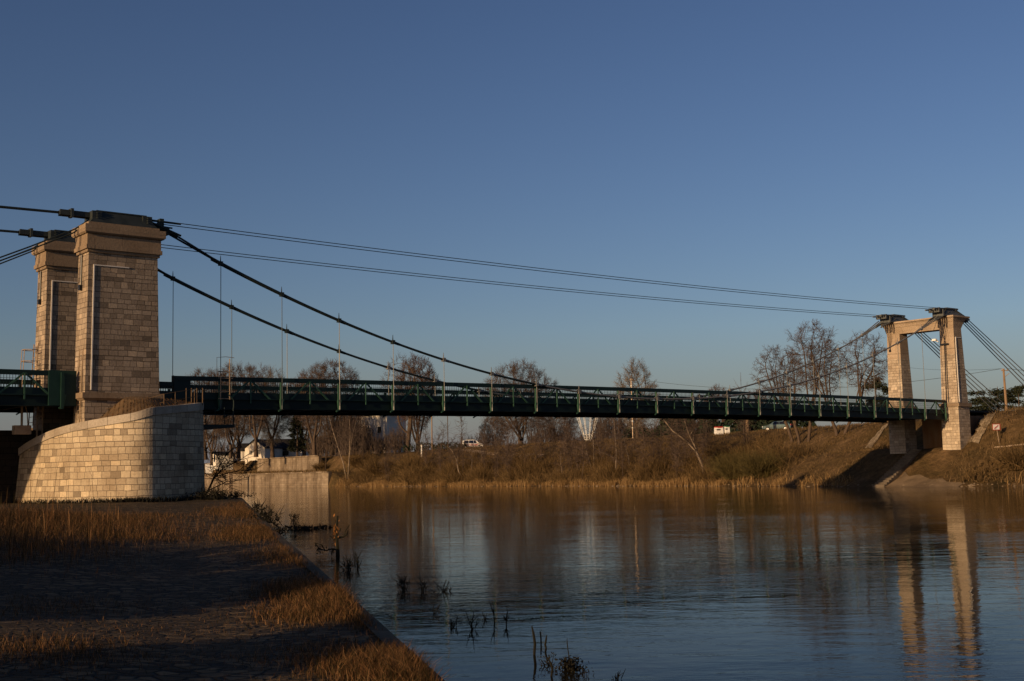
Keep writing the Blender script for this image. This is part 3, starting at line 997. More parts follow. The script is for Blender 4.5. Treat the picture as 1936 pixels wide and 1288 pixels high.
# the piece of deck between the pylons and the left-hand span
mb = MB()
mb.bbox(-9.5, -2.95, .75, 5.7, 7.33, 7.67)
tag(mb.build('pier_roadway', M['deckfloor']), kind='structure')
LPOSTS = [-9.5 - k * S for k in range(0, 22)]
deck(-100, -8.75, LPOSTS, 'dark green truss deck of the left span, running out of frame behind the ladders', end_plates=())
mb = MB()
mb.bbox(-10.3, -8.76, -.2, -.1, 6.75, 8.72)
mb.bbox(-9.65, -9.5, -.32, -.2, 6.55, 8.6)
tag(mb.build('deck_end_plate', M['plate']), 'green steel plate closing the left span at the nearer pylon', 'steel plate')
# low green parapet across the pier, behind the front truss
mb = MB()
mb.bbox(-9, -2.9, 6.3, 6.5, 8.4, 8.66)
mb.bbox(-9, -2.9, 6.3, 6.5, 7.6, 8.05)
x = -9
while x < -2.9:
    mb.bbox(x, x + .03, 6.38, 6.42, 8.0, 8.42)
    x += .2
tag(mb.build('pier_parapet', M['green']), 'rear green parapet of the road across the pier, behind the pylons', 'parapet')
mb = MB()
mb.bbox(-4.3, -2.95, -.12, .12, 8.02, 8.26)
mb.bbox(-4.3, -2.95, -.12, .12, 7.3, 7.72)
x = -4.3
while x < -2.95:
    mb.bbox(x, x + .03, -.02, .02, 7.7, 8.05)
    x += .15
tag(mb.build('pier_parapet', M['green']), 'short green parapet linking the pylon to the deck truss', 'parapet')

# ------------------------------------------------------------------ cables and hangers
CZ = [15.61, 14.0, 12.58, 11.35, 10.34, 9.47, 8.81, 8.33, 8.11, 8.02, 8.10, 8.36, 8.81, 9.49, 10.36, 11.35, 12.64, 14.1, 15.64]
ZFIT = np.polyfit(np.arange(19) * S, CZ, 4)
def cable_z(a):
    return float(np.polyval(ZFIT, a))


for b, nm in ((0.0, 'front'), (6.97, 'rear')):
    lab = 'upper main suspension cable, on the near side of the deck, dark near the pylon' if nm == 'front' else 'main suspension cable on the far side of the deck, lower in the view'
    t = thing('main_cable', bp(38, b, 8), lab, 'bridge cable', 'main suspension cables')
    bb = b - .28 if nm == 'front' else b - .3
    bo = lambda a: bb if a < 60 else bb
    dk, gr, cl = MB(), MB(), MB()
    A = np.arange(-.6, 26.01, .7)
    dk.tube([bp(a, bb, cable_z(a)) for a in A], [.125 - .045 * min(1, max(0, (a + .6) / 14)) for a in A], 8)
    A = np.arange(26, 76.0, .7)
    gr.tube([bp(a, bb, cable_z(a)) for a in A], [.07] * len(A), 8)
    for q in range(4):          # strands fanning out to the saddles
        db, dz = (q - 1.5) * .16, .08 * (q % 2)
        dk.tube([bp(-4.9, bb + .1 + db * 1.6, 17.55 + dz), bp(-3.4, bb + db * 1.4, 17.15 + dz * 1.5), bp(0, bb + db * .35, cable_z(0) + dz * .3), bp(2.2, bb, cable_z(2.2))], .05, 6)
        gr.tube([bp(74, bb, cable_z(74)), bp(76.5, bb + db * .7, cable_z(76.5) + dz), bp(79.2, bb + db * 1.5, 17.35 + dz)], .06, 6)
        e = (-4.2, 17.42 + dz * 1.8)
        dk.tube([bp(-4.8, bb + .05 + db * 1.5, 17.7 + dz), bp(-2.75 - (q % 2) * .3, bb + db * 1.5, 17.0 + dz * 1.4)], .06, 6)
    dk.bbox(-3.7, -3.45, bb - .32, bb + .32, 17.0, 17.42)
    dk.build('wrapped_section', M['cable_dark'], t)
    gr.build('strand_section', M['cable_grey'], t)
    ks = range(0, 19)
    for k in ks:
        a = k * S
        cl = MB()
        z = cable_z(a)
        sl = (cable_z(a + .1) - cable_z(a - .1)) / .2
        r_ = .13 if k < 3 else .11
        cl.tube([bp(a - .1, bb, z - .1 * sl), bp(a + .5, bb, z + .5 * sl)], [r_, r_ * .85], 8)
        cl.box(bp(a, bb, z), (.22, .26, .26), TH)
        cl.tube([bp(a, bb, z), bp(a, bb, z + .5)], [.05, .015], 5)
        if 6 < k < 13:
            cl.hexa([bp(a - .3, bb - .06, z + .08), bp(a + .3, bb - .06, z + .08), bp(a + .3, bb + .06, z + .08), bp(a - .3, bb + .06, z + .08),
                     bp(a - .05, bb - .06, z + .22), bp(a + .05, bb - .06, z + .22), bp(a + .05, bb + .06, z + .22), bp(a - .05, bb + .06, z + .22)])
        cl.build('clamp', M['cable_dark'] if k < 4 else M['cable_grey'], t)
    # hangers, one thing each
    ORD = ['first', 'second', 'third', 'fourth', 'fifth', 'sixth', 'seventh', 'eighth', 'ninth', 'tenth', 'eleventh', 'twelfth', 'thirteenth', 'fourteenth', 'fifteenth', 'sixteenth', 'seventeenth', 'eighteenth', 'nineteenth']
    for k in ks:
        a = k * S
        hb = MB()
        zt, zb = cable_z(a) - .08, rail_z(a) - 1.85
        if zt - zb < .5:
            zt = zb + .5
        hb.tube([bp(a + .02, bb, zb), bp(a + .02, bb, zt)], .024 if k < 2 else .023, 6)
        hb.tube([bp(a + .02, bb, zb - .12), bp(a + .02, bb, zb + .12)], .05, 6)
        ln = 'long' if zt - zb > 4 else ('medium' if zt - zb > 2.2 else 'short')
        o = hb.build('hanger_rod', M['rod_dark'] if k < 2 else M['rod'], origin=bp(a, bb, zb))
        tag(o, '%s %s steel hanger rod from the near pylon, on the %s main cable' % (ORD[k], ln, nm), 'hanger', 'hanger rods of the main span')
    # head cables: a pair of stays joining the tops of the towers
    t = thing('head_cable', bp(38, b, 17.5), 'pair of thin stay cables strung between tower tops, %s of the two pairs' % ('upper' if nm == 'front' else 'lower'), 'stay cable', 'head cables between the towers')
    for q in range(2):
        hm = MB()
        pts = []
        for i in range(25):
            u_ = i / 24
            a = -4.6 + u_ * (78.6 + 4.6)
            z = 17.86 + .12 * u_ - 4 * .42 * u_ * (1 - u_) - q * .17
            pts.append(bp(a, bb + q * .1, z))
        hm.tube(pts, .026, 5)
        hm.build('strand', M['cable_dark'], t)
    so = MB()
    so.tube([bp(-5.0, bb, 17.8), bp(-2.6, bb, 17.78)], .05, 6)
    so.tube([bp(-5.0, bb + .1, 17.6), bp(-3.1, bb + .1, 17.5)], .05, 6)
    so.bbox(-4.0, -3.75, bb - .2, bb + .25, 17.5, 17.95)
    so.build('socket', M['cable_dark'], t)
    # left span: head cable and descending main strands
    t = thing('left_head_cable', bp(-14, b, 17.6), 'thick dark stay cable leaving the %s pylon top to the left with a long socket' % ('nearer' if nm == 'front' else 'farther'), 'stay cable', 'stay cables of the left span')
    hm = MB()
    hm.tube([bp(-7.6, bb, 17.72), bp(-13, bb, 17.62), bp(-20, bb, 17.5), bp(-50, bb, 17.1), bp(-90, bb, 17.7)], .075, 6)
    hm.build('strand', M['cable_dark'], t)
    so = MB()
    so.bbox(-9.9, -7.8, bb - .16, bb - .04, 17.55, 17.85)
    so.bbox(-9.9, -7.8, bb + .06, bb + .18, 17.5, 17.8)
    so.bbox(-9.3, -9.15, bb - .25, bb + .25, 17.45, 17.95)
    so.build('socket', M['saddle'], t)
    t = thing('left_main_cable', bp(-14, b, 14), 'twin suspension strands sloping down left from the %s pylon' % ('nearer' if nm == 'front' else 'farther'), 'bridge cable', 'suspension strands of the left span')
    for q in range(2):
        hm = MB()
        pts = [bp(-8.1, bb + q * .3, 17.5 - q * .14)]
        for a in np.arange(-9, -95, -2.5):
            pts.append(bp(a, bb + q * .2, 7.2 + .00535 * (a + 50.6) ** 2 + .35 * max(0, 1 + (a + 9) / 5) - q * .18))
        hm.tube(pts, .045, 5)
        hm.build('strand', M['cable_dark'], t)
    # backstays of the far portal
    bq = b - .35 if nm == 'front' else 5.85
    for q in range(4):
        z0, sl = 17.35 - .2 * q, .475 + .022 * q
        z1 = 4.2
        hm = MB()
        hm.tube([bp(82.2, bq, z0 + .5), bp(83.6, bq + .1 * q, z0 + .02), bp(83.6 + (z0 - z1) / sl, bq + .1 * q, z1)], .05, 6)
        o = hm.build('backstay', M['cable_grey'])
        tag(o, '%s backstay strand down from behind the %s leg of the far portal' % (['topmost', 'second', 'third', 'lowest'][q], 'nearer' if nm == 'front' else 'farther'), 'stay cable', 'backstays of the far portal')

# ------------------------------------------------------------------ ladders and access gantry
def ladder(name, p, q, width_dir, w, label, hoops, rungs=.33):
    t = thing(name, p, label, 'ladder')
    wd = Vector(width_dir) * (w / 2)
    p, q = Vector(p), Vector(q)
    for s_ in (-1, 1):
        mb = MB(); mb.tube([p + wd * s_, q + wd * s_], .035, 5); mb.build('side_rail', M['rusty'], t)
    mb = MB()
    L = (q - p).length
    k = .2
    while k < L:
        c = p + (q - p) * (k / L)
        mb.tube([c - wd, c + wd], .02, 4)
        k += rungs
    mb.build('rungs', M['rusty'], t)
    out = Vector((-DX, -DY, 0))
    if hoops:
        mb = MB()
        for h in hoops:
            c = p + (q - p) * h
            ring = [c - wd, c - wd * 1.2 + out * .4, c - wd * .6 + out * .75, c + wd * .6 + out * .75, c + wd * 1.2 + out * .4, c + wd]
            mb.tube(ring, .03, 4)
        for kx in (-.6, .6):
            mb.tube([p + (q - p) * hoops[0] + wd * kx + out * .75, p + (q - p) * hoops[-1] + wd * kx + out * .75], .025, 4)
        mb.build('safety_cage', M['rusty'], t)
    return t


ladder('access_ladder', bp(-8.72, -.35, 5.6), bp(-8.55, -.35, 10.0), (NX, NY, 0), .55, 'narrow steel ladder fixed to the sunlit edge of the nearer pylon', None)
ladder('caged_ladder', bp(-9.0, 6.7, 5.9), bp(-8.75, 6.7, 10.9), (NX, NY, 0), .8, 'rusty caged ladder climbing the sunlit edge of the farther pylon', [.45, .62, .78, .92])
gt = thing('inspection_gantry', bp(.25, -.6, 6), 'pale steel inspection ladder hung over the deck truss with a caged platform below', 'gantry')
mb = MB()
for a in (-.05, .55):
    mb.tube([bp(a, -.42, 7.25), bp(a, -.42, 9.75 if a > .2 else 8.95)], .035, 5)
for z in (7.3, 7.75, 8.15, 8.55, 8.95):
    mb.tube([bp(-.2, -.42, z), bp(.75, -.42, z)], .025 if z < 8.9 else .035, 4)
mb.tube([bp(-.3, -.42, 8.95), bp(-.3, -.42, 9.8), bp(.3, -.42, 9.86), bp(.85, -.42, 9.82)], .016, 4)
mb.build('ladder', M['rusty'], gt)
mb = MB()
mb.bbox(-1.9, .75, -.7, 6.9, 5.55, 5.72)
for a in (-1.8, -1.1, -.5, .1, .68):
    mb.tube([bp(a, -.62, 5.7), bp(a, -.62, 6.75)], .03, 4)
    mb.tube([bp(a, 6.8, 5.7), bp(a, 6.8, 6.75)], .03, 4)
mb.tube([bp(-1.85, -.62, 6.3), bp(.7, -.62, 6.3)], .03, 4)
mb.tube([bp(.72, -.6, 5.6), bp(.72, -.6, 7.2), bp(.4, -.5, 7.6)], .035, 4)
for i in range(14):
    a = -1.8 + i * .19
    mb.tube([bp(a, -.62, 5.7), bp(a + .18, -.62, 6.3)], .012, 3)
mb.build('platform', M['green'], gt)

# footway with lattice railing, pole and trestle under the left span
mb = MB()
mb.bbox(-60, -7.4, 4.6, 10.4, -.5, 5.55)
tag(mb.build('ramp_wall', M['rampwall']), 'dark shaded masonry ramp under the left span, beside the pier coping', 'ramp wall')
mb = MB()
mb.bbox(-26, -11.0, 9.2, 10.2, 5.56, 5.95)
tag(mb.build('footway_ledge', M['earth']), 'brown masonry ledge carrying the lattice railing under the left span', 'ledge')
mb = MB()
for z in (6.0, 6.45, 6.95):
    mb.tube([bp(-26, 9.3, z), bp(-10.8, 9.3, z)], .03, 4)
a = -26
while a < -10.8:
    mb.tube([bp(a, 9.3, 5.95), bp(a, 9.3, 6.95)], .028, 4)
    mb.tube([bp(a, 9.3, 6.0), bp(a + .35, 9.3, 6.9)], .018, 3)
    mb.tube([bp(a + .35, 9.3, 6.0), bp(a, 9.3, 6.9)], .018, 3)
    a += .5
tag(mb.build('lattice_railing', M['dark']), 'lattice footway railing seen against the sky under the left span', 'railing')
mb = MB()
p0 = at(41, 808, 70)
p1 = at(42, 742, 70)
mb.tube([(p0[0], p0[1], 5.4), p1], .07, 6)
mb.box((p0[0], p0[1], p0[2] - .15), (.9, .5, .5), TH)
mb.tube([(p0[0], p0[1], p1[2]), (p0[0] + .3, p0[1], p1[2] - 1.2), (p0[0] + .35, p0[1], p0[2])], .03, 4)
tag(mb.build('steel_post', M['rusty']), 'ochre steel post on a stone block at the left edge under the span', 'post')
for i, (x0, x1) in enumerate(((72, 74), (82, 84))):
    mb = MB()
    q0, q1 = at(x0 - 2, 800, 72), at(x1 - 2, 745, 72)
    mb.tube([(q0[0], 72, 4.4), q1], .05, 5)
    if i:
        mb.tube([at(74, 752, 72), at(83, 772, 72)], .04, 4)
        mb.tube([at(66, 752, 72), at(74, 776, 72)], .04, 4)
        mb.tube([at(66, 776, 72), at(84, 776, 72)], .04, 4)
        mb.tube([at(66, 789, 72), at(84, 786, 72)], .04, 4)
    tag(mb.build('trestle_leg', M['rusty']), ['plain weathered trestle leg under the caged ladder', 'braced weathered trestle leg under the caged ladder'][i], 'trestle')

# thin railing along the pier top
mb = MB()
pts = [bp(-8.0, -2.2, 6.75), bp(-5, -3.0, 7.2), bp(-3.0, -2.2, 8.0), bp(-1.9, -1.3, 8.15)]
pts = [at(165, 780, 70.5), at(230, 768, 70.3), at(310, 745, 70.5), at(352, 738, 71.5), at(383, 733, 73)]
for dz in (0, -.45):
    mb.tube([(p[0], p[1], p[2] + dz) for p in pts], .022, 4)
for p, q in zip(pts[:-1], pts[1:]):
    for u_ in (0, .5):
        c = [p[i] + (q[i] - p[i]) * u_ for i in range(3)]
        mb.tube([(c[0], c[1], c[2] - 1.05), c], .03, 4)
for x_ in (352, 362, 372, 383):
    c = at(x_, 734, 72)
    mb.tube([(c[0], c[1], c[2] - 1.0), c], .035, 4)
tag(mb.build('pier_railing', M['railing']), 'thin weathered railing around the earth mound on the pier', 'railing')

# ------------------------------------------------------------------ trees
def colonize(rng, att, base_pts, step, infl, kill, iters=90, par0=None):
    pos = [np.array(p, float) for p in base_pts]
    par = list(par0)
    alive = np.ones(len(att), bool)
    for it in range(iters):
        kd = kdtree.KDTree(len(pos))
        for i, p in enumerate(pos):
            kd.insert(p, i)
        kd.balance()
        acc = {}
        for i in np.nonzero(alive)[0]:
            _, j, dd = kd.find(att[i])
            if dd < infl:
                w_ = att[i] - pos[j]
                acc.setdefault(j, []).append(w_ / (np.linalg.norm(w_) + 1e-6))
        if not acc:
            break
        new = []
        for j, ds in acc.items():
            dvec = np.sum(ds, 0) + rng.normal(0, .18, 3) * len(ds) ** .5
            dvec /= np.linalg.norm(dvec) + 1e-6
            new.append((j, pos[j] + dvec * step))
        for j, p in new:
            par.append(j)
            pos.append(p)
        newp = np.array([p for _, p in new])
        for i in np.nonzero(alive)[0]:
            if np.min(np.sum((newp - att[i]) ** 2, 1)) < kill * kill:
                alive[i] = False
        if not alive.any():
            break
    return np.array(pos), np.array(par)


def grow(name, seed, H, crown_c, crown_r, trunk_h, label, cat='tree', n_att=520, step=.55, tip=.022, twigs=3, twig_len=.9, mats=('bark', 'twig'), lean=(0, 0), group=None,
         trunk_r=None, shape='ball', limbs=4, split=.055, lift=.25, rough_=.05):
    """a bare winter tree: space-colonised limbs, pipe-model radii, a haze of twigs; built around the origin"""
    rng = np.random.default_rng(seed)
    att = []
    while len(att) < n_att:
        p = rng.uniform(-1, 1, 3)
        r = np.linalg.norm(p)
        if r > 1 or r < rng.uniform(0, .6):
            continue
        if shape == 'dome' and p[2] < -.85:
            continue
        if shape == 'oval':
            p[:2] *= (1 - .45 * max(0, p[2]))
        bump_ = 1 + rough_ * math.sin(5 * math.atan2(p[1], p[0]) + seed) * math.cos(3 * p[2] + seed)
        att.append(np.array(crown_c) + p * np.array(crown_r) * bump_)
    att = np.array(att)
    tb = []
    nb = max(3, int(trunk_h / step))
    for i in range(nb + 1):
        u_ = i / nb
        tb.append((lean[0] * u_ + .12 * math.sin(u_ * 5 + seed) * u_, lean[1] * u_, trunk_h * u_ - .3 * (i == 0)))
    par0 = [-1] + list(range(nb))
    for q in range(limbs):
        an = 6.283 * q / limbs + seed * .7 + rng.uniform(-.35, .35)
        rr = rng.uniform(.35, .62)
        tg = np.array(crown_c) + np.array([math.cos(an) * crown_r[0] * rr, math.sin(an) * crown_r[1] * rr, crown_r[2] * rng.uniform(-.25, .25)])
        st_i = nb - (q % 2) * min(2, nb - 1)
        p0_ = np.array(tb[st_i])
        nn = max(3, int(np.linalg.norm(tg - p0_) / step))
        wob = rng.normal(0, .35, 3)
        prev = st_i
        for i in range(1, nn + 1):
            u_ = i / nn
            pp_ = p0_ + (tg - p0_) * np.array([u_ ** .85, u_ ** .85, u_ ** 1.1]) + wob * math.sin(u_ * 5.5 + q) * step * 1.2
            tb.append(tuple(pp_)); par0.append(prev); prev = len(tb) - 1
    pos, par = colonize(rng, att, tb, step, max(crown_r) * .9, step * 1.7, par0=par0)
    n = len(pos)
    cnt = np.zeros(n)
    has = np.zeros(n, bool)
    for i in range(n - 1, 0, -1):
        if not has[i]:
            cnt[i] = 1
        cnt[par[i]] += cnt[i]
        has[par[i]] = True
    rad = tip * np.maximum(cnt, 1) ** .46
    if trunk_r:
        k = trunk_r / rad[0]
        rad = tip * np.maximum(cnt, 1) ** (.46 * (1 + math.log(max(k, .2)) / math.log(max(cnt[0], 3)) / .46))
    rad[0] *= 1.25
    i = np.arange(1, n)
    P, Q = pos[par[i]], pos[i]
    r1 = rad[i]
    r0 = np.minimum(rad[par[i]], r1 * 1.35)
    first = i <= nb
    r0[first] = rad[par[i]][first]
    big = r1 > split
    t = thing(name, (0, 0, 0), label, cat, group)
    vv, ff = segs_mesh(P[big], Q[big], r0[big], r1[big], 7)
    tr = mesh_np('trunk', vv, ff, M[mats[0]], t)
    tr.data.polygons.foreach_set('use_smooth', [True] * len(tr.data.polygons))
    sm = ~big
    P2, Q2, a0, a1 = [P[sm]], [Q[sm]], [r0[sm]], [r1[sm]]
    src = np.nonzero(rad < split * .8)[0]
    src = np.repeat(src[src > nb], twigs)
    if len(src):
        o3 = pos[src] + rng.normal(0, step * .15, (len(src), 3))
        outd = pos[src] - np.array(crown_c)
        outd /= np.linalg.norm(outd, axis=1, keepdims=True) + 1e-6
        dd = outd * .6 + rng.normal(0, .62, (len(src), 3)) + np.array([0, 0, lift])
        dd /= np.linalg.norm(dd, axis=1, keepdims=True)
        ln = twig_len * rng.uniform(.5, 1.2, len(src))
        e1 = o3 + dd * ln[:, None] * .55
        d2 = dd + rng.normal(0, .35, dd.shape)
        d2 /= np.linalg.norm(d2, axis=1, keepdims=True)
        e2 = e1 + d2 * ln[:, None] * .5
        d3 = dd + rng.normal(0, .6, dd.shape)
        d3 /= np.linalg.norm(d3, axis=1, keepdims=True)
        e3 = e1 + d3 * ln[:, None] * .45
        tw = tip * .62
        full = np.full(len(src), tw)
        P2 += [o3, e1, e1]; Q2 += [e1, e2, e3]
        a0 += [full * 1.2, full, full]; a1 += [full, full * .5, full * .5]
    vv, ff = segs_mesh(np.concatenate(P2), np.concatenate(Q2), np.concatenate(a0), np.concatenate(a1), 3)
    mesh_np('crown', vv, ff, M[mats[1]], t)
    return t


def place(t, loc, rz=0.0, s=1.0):
    t.location = loc
    t.rotation_euler = (0, 0, rz)
    t.scale = (s, s, s)


def dup(t, loc, rz, s, label=None):
    c = t.copy(); COL.objects.link(c)
    if label:
        c['label'] = label
    for ch in list(t.children):
        d = ch.copy(); COL.objects.link(d); d.parent = c
    place(c, loc, rz, s)
    return c


GT = 'bare trees along the far levee'
def ht(px, py, Y, zb):
    return at(px, py, Y)[2] - zb


def tree_at(px, Y, zb, top_py, width_px, **kw):
    x, _, _ = at(px, 850, Y)
    H = ht(px, top_py, Y, zb)
    w_ = width_px * Y / F_PX / 2
    cz0 = kw.pop('crown_base', .38)
    ch = H * (1 - cz0) / 2
    t = grow(H=H, crown_c=(0, 0, H - ch), crown_r=(w_ * .94, w_ * .94, ch * .97), **kw)
    place(t, (x, Y, zb))
    return t


LV = 7.0
plane = tree_at(628, 272, LV, 679, 140, name='plane_tree', seed=11, trunk_h=3.5, n_att=1900, step=.75, tip=.026, twigs=14, limbs=6, twig_len=1.3, trunk_r=.5, shape='dome', group=GT,
        label='broad round bare plane tree left of the white tall building, above the deck', crown_base=.14)
oak = tree_at(790, 262, LV, 671, 96, name='oak_tree', seed=12, trunk_h=3.0, n_att=1500, step=.65, tip=.028, twigs=13, limbs=5, twig_len=1.1, trunk_r=.5, shape='ball', mats=('bark', 'twig_red'), group=GT,
        label='reddish dense oak holding dead leaves, beside the tall white building', crown_base=.2)
dome = tree_at(984, 240, LV, 682, 156, name='plane_tree', seed=13, trunk_h=2.8, n_att=2000, step=.75, tip=.024, twigs=14, limbs=7, twig_len=1.3, trunk_r=.5, shape='dome', group=GT,
        label='widest dome-shaped bare tree right of the white van, branching low', crown_base=.10)
oval = tree_at(1206, 218, LV, 676, 92, name='ash_tree', seed=14, trunk_h=3.0, n_att=1300, step=.6, tip=.022, twigs=13, limbs=4, rough_=.12, twig_len=1.1, trunk_r=.35, shape='oval', mats=('bark', 'twig_grey'), group=GT,
        label='upright grey oval bare tree behind the metal pole at mid river', crown_base=.14)
for (px, Y, top, s_src, rz, lab) in ((450, 285, 686, plane, 1.3, 'bare round tree behind the inspection ladder, its forked trunk above the quay walls'),
                                     (388, 300, 697, plane, 2.4, 'small bare crown just right of the nearer pylon, behind the truss end'),
                                     (515, 300, 694, oval, .6, 'thin bare crown between two round ones, over the conifer'),
                                     (575, 320, 704, oak, .9, 'low reddish crown far behind the left of the broad plane tree')):
    x = at(px, 850, Y)[0]
    hh = ht(px, top, Y, LV) / (27 if s_src is plane else (25 if s_src is oak else 21.5))
    ref = {id(plane): ht(628, 679, 272, LV), id(oak): ht(790, 671, 262, LV), id(oval): ht(1206, 676, 218, LV)}[id(s_src)]
    dup(s_src, (x, Y, LV), rz, ht(px, top, Y, LV) / ref, lab)
dup(oak, (at(1360, 850, 310)[0], 310, LV), 2.0, ht(1360, 724, 310, LV) / ht(790, 671, 262, LV) * .98, 'distant round brown crown showing just over the deck, left of the locust group')
dup(oak, (at(1432, 850, 330)[0], 330, LV), 4.0, ht(1432, 735, 330, LV) / ht(790, 671, 262, LV), 'lowest distant ochre crown at the foot of the locust group')
dup(dome, (at(1055, 850, 262)[0], 262, LV), 1.0, .62, 'smaller spreading bare tree between the dome-shaped tree and the white tubular basket')
dup(dome, (at(935, 850, 275)[0], 275, LV), 2.2, .45, 'little bare tree with crooked low limbs just right of the white van')
# trees whose trunks show between the quay walls and the deck
forked = grow('forked_tree', 21, 18, (0, 0, 13), (6, 6, 7.5), 3.6, 'tall forked bare tree behind the upper quay wall, beside the white gable house', n_att=700, step=.75, tip=.03, twigs=6, twig_len=1.3, trunk_r=.45, limbs=3, group=GT, mats=('bark', 'twig'), lift=.4)
place(forked, (at(484, 860, 276)[0], 276, LV), .4)
dup(forked, (at(436, 860, 283)[0], 283, 6.8), 2.1, .8, 'forked bare tree at the left end of the upper quay wall')
dup(forked, (at(400, 860, 290)[0], 290, 5.5), 3.6, .75, 'leaning bare tree nearest the pier, above the white board')
dup(forked, (at(594, 860, 264)[0], 264, LV), 5.0, .9, 'slim twin-stemmed tree at the right end of the upper quay wall')
dup(forked, (at(772, 860, 258)[0], 258, LV), 1.0, 1.0, 'stout forked trunk standing against the blue shaded wall of the tall building')

# locust group at the right
LOC = 'locust trees by the far portal'
for i, (px, py, top, w_, sd_, lean, lab) in enumerate((
        (1499, 838, 652, 84, 31, (-1.2, 0), 'leftmost leaning locust tree of the group by the portal, wide low crown'),
        (1512, 842, 668, 60, 32, (-.5, .5), 'low crooked locust tree inside the group, left of the tallest'),
        (1528, 836, 606, 96, 33, (.8, 0), 'tallest straight locust tree of the group by the portal'),
        (1583, 824, 640, 92, 34, (-1.0, 0), 'locust tree with a bent limb, second from the portal'),
        (1596, 822, 634, 100, 35, (2.0, 0), 'locust tree nearest the portal with outspread thorny branches'))):
    p = on_bank(px, py)
    H = at(px, top, p[1])[2] - p[2]
    cw = w_ * p[1] / F_PX / 2
    t = grow('locust_tree', sd_, H, (lean[0] * 1.5, lean[1], H * .72), (cw, cw, H * .29), H * .30, lab, n_att=620, step=.5, tip=.02, twigs=8, twig_len=.8, trunk_r=.2, limbs=4, rough_=.16, lean=lean, group=LOC, mats=('bark', 'twig'), split=.045, lift=.1)
    place(t, p)

# riverside saplings with pale stems
def sapling(seed, stems, label, mats=('birch', 'twig'), twig_n=90, group='pale saplings along the far shore', name='riverside_sapling', spread=.5):
    """stems: lists of (x, z) points in metres in the view plane, plus base radius"""
    rng = np.random.default_rng(seed)
    t = thing(name, (0, 0, 0), label, 'sapling', group)
    mb = MB()
    Ps, Qs = [], []
    for pts, r in stems:
        pp = [(x, rng.uniform(-.12, .12), z) for x, z in pts]
        rs = [r * (1 - .8 * i / (len(pp) - 1)) for i in range(len(pp))]
        mb.tube(pp, rs, 6)
        P_ = np.array(pp)
        for _ in range(int(twig_n * r / .09)):
            u_ = rng.uniform(.3, 1) * (len(pp) - 1)
            i = min(int(u_), len(pp) - 2)
            c = P_[i] + (P_[i + 1] - P_[i]) * (u_ - i)
            dv = rng.normal(0, 1, 3) * (1, 1, .6) + (0, 0, .7)
            dv /= np.linalg.norm(dv)
            L = rng.uniform(.5, 1.7)
            e = c + dv * L
            Ps += [c, e, c + dv * L * .5]
            Qs += [e, e + (dv + rng.normal(0, .5, 3)) * L * .4, c + dv * L * .5 + (dv + rng.normal(0, .6, 3)) * L * .45]
    mb.build('trunk', M[mats[0]], t, smooth=True)
    if Ps:
        vv, ff = segs_mesh(Ps, Qs, np.full(len(Ps), .02), np.full(len(Ps), .008), 3)
        mesh_np('crown', vv, ff, M[mats[1]], t)
    return t


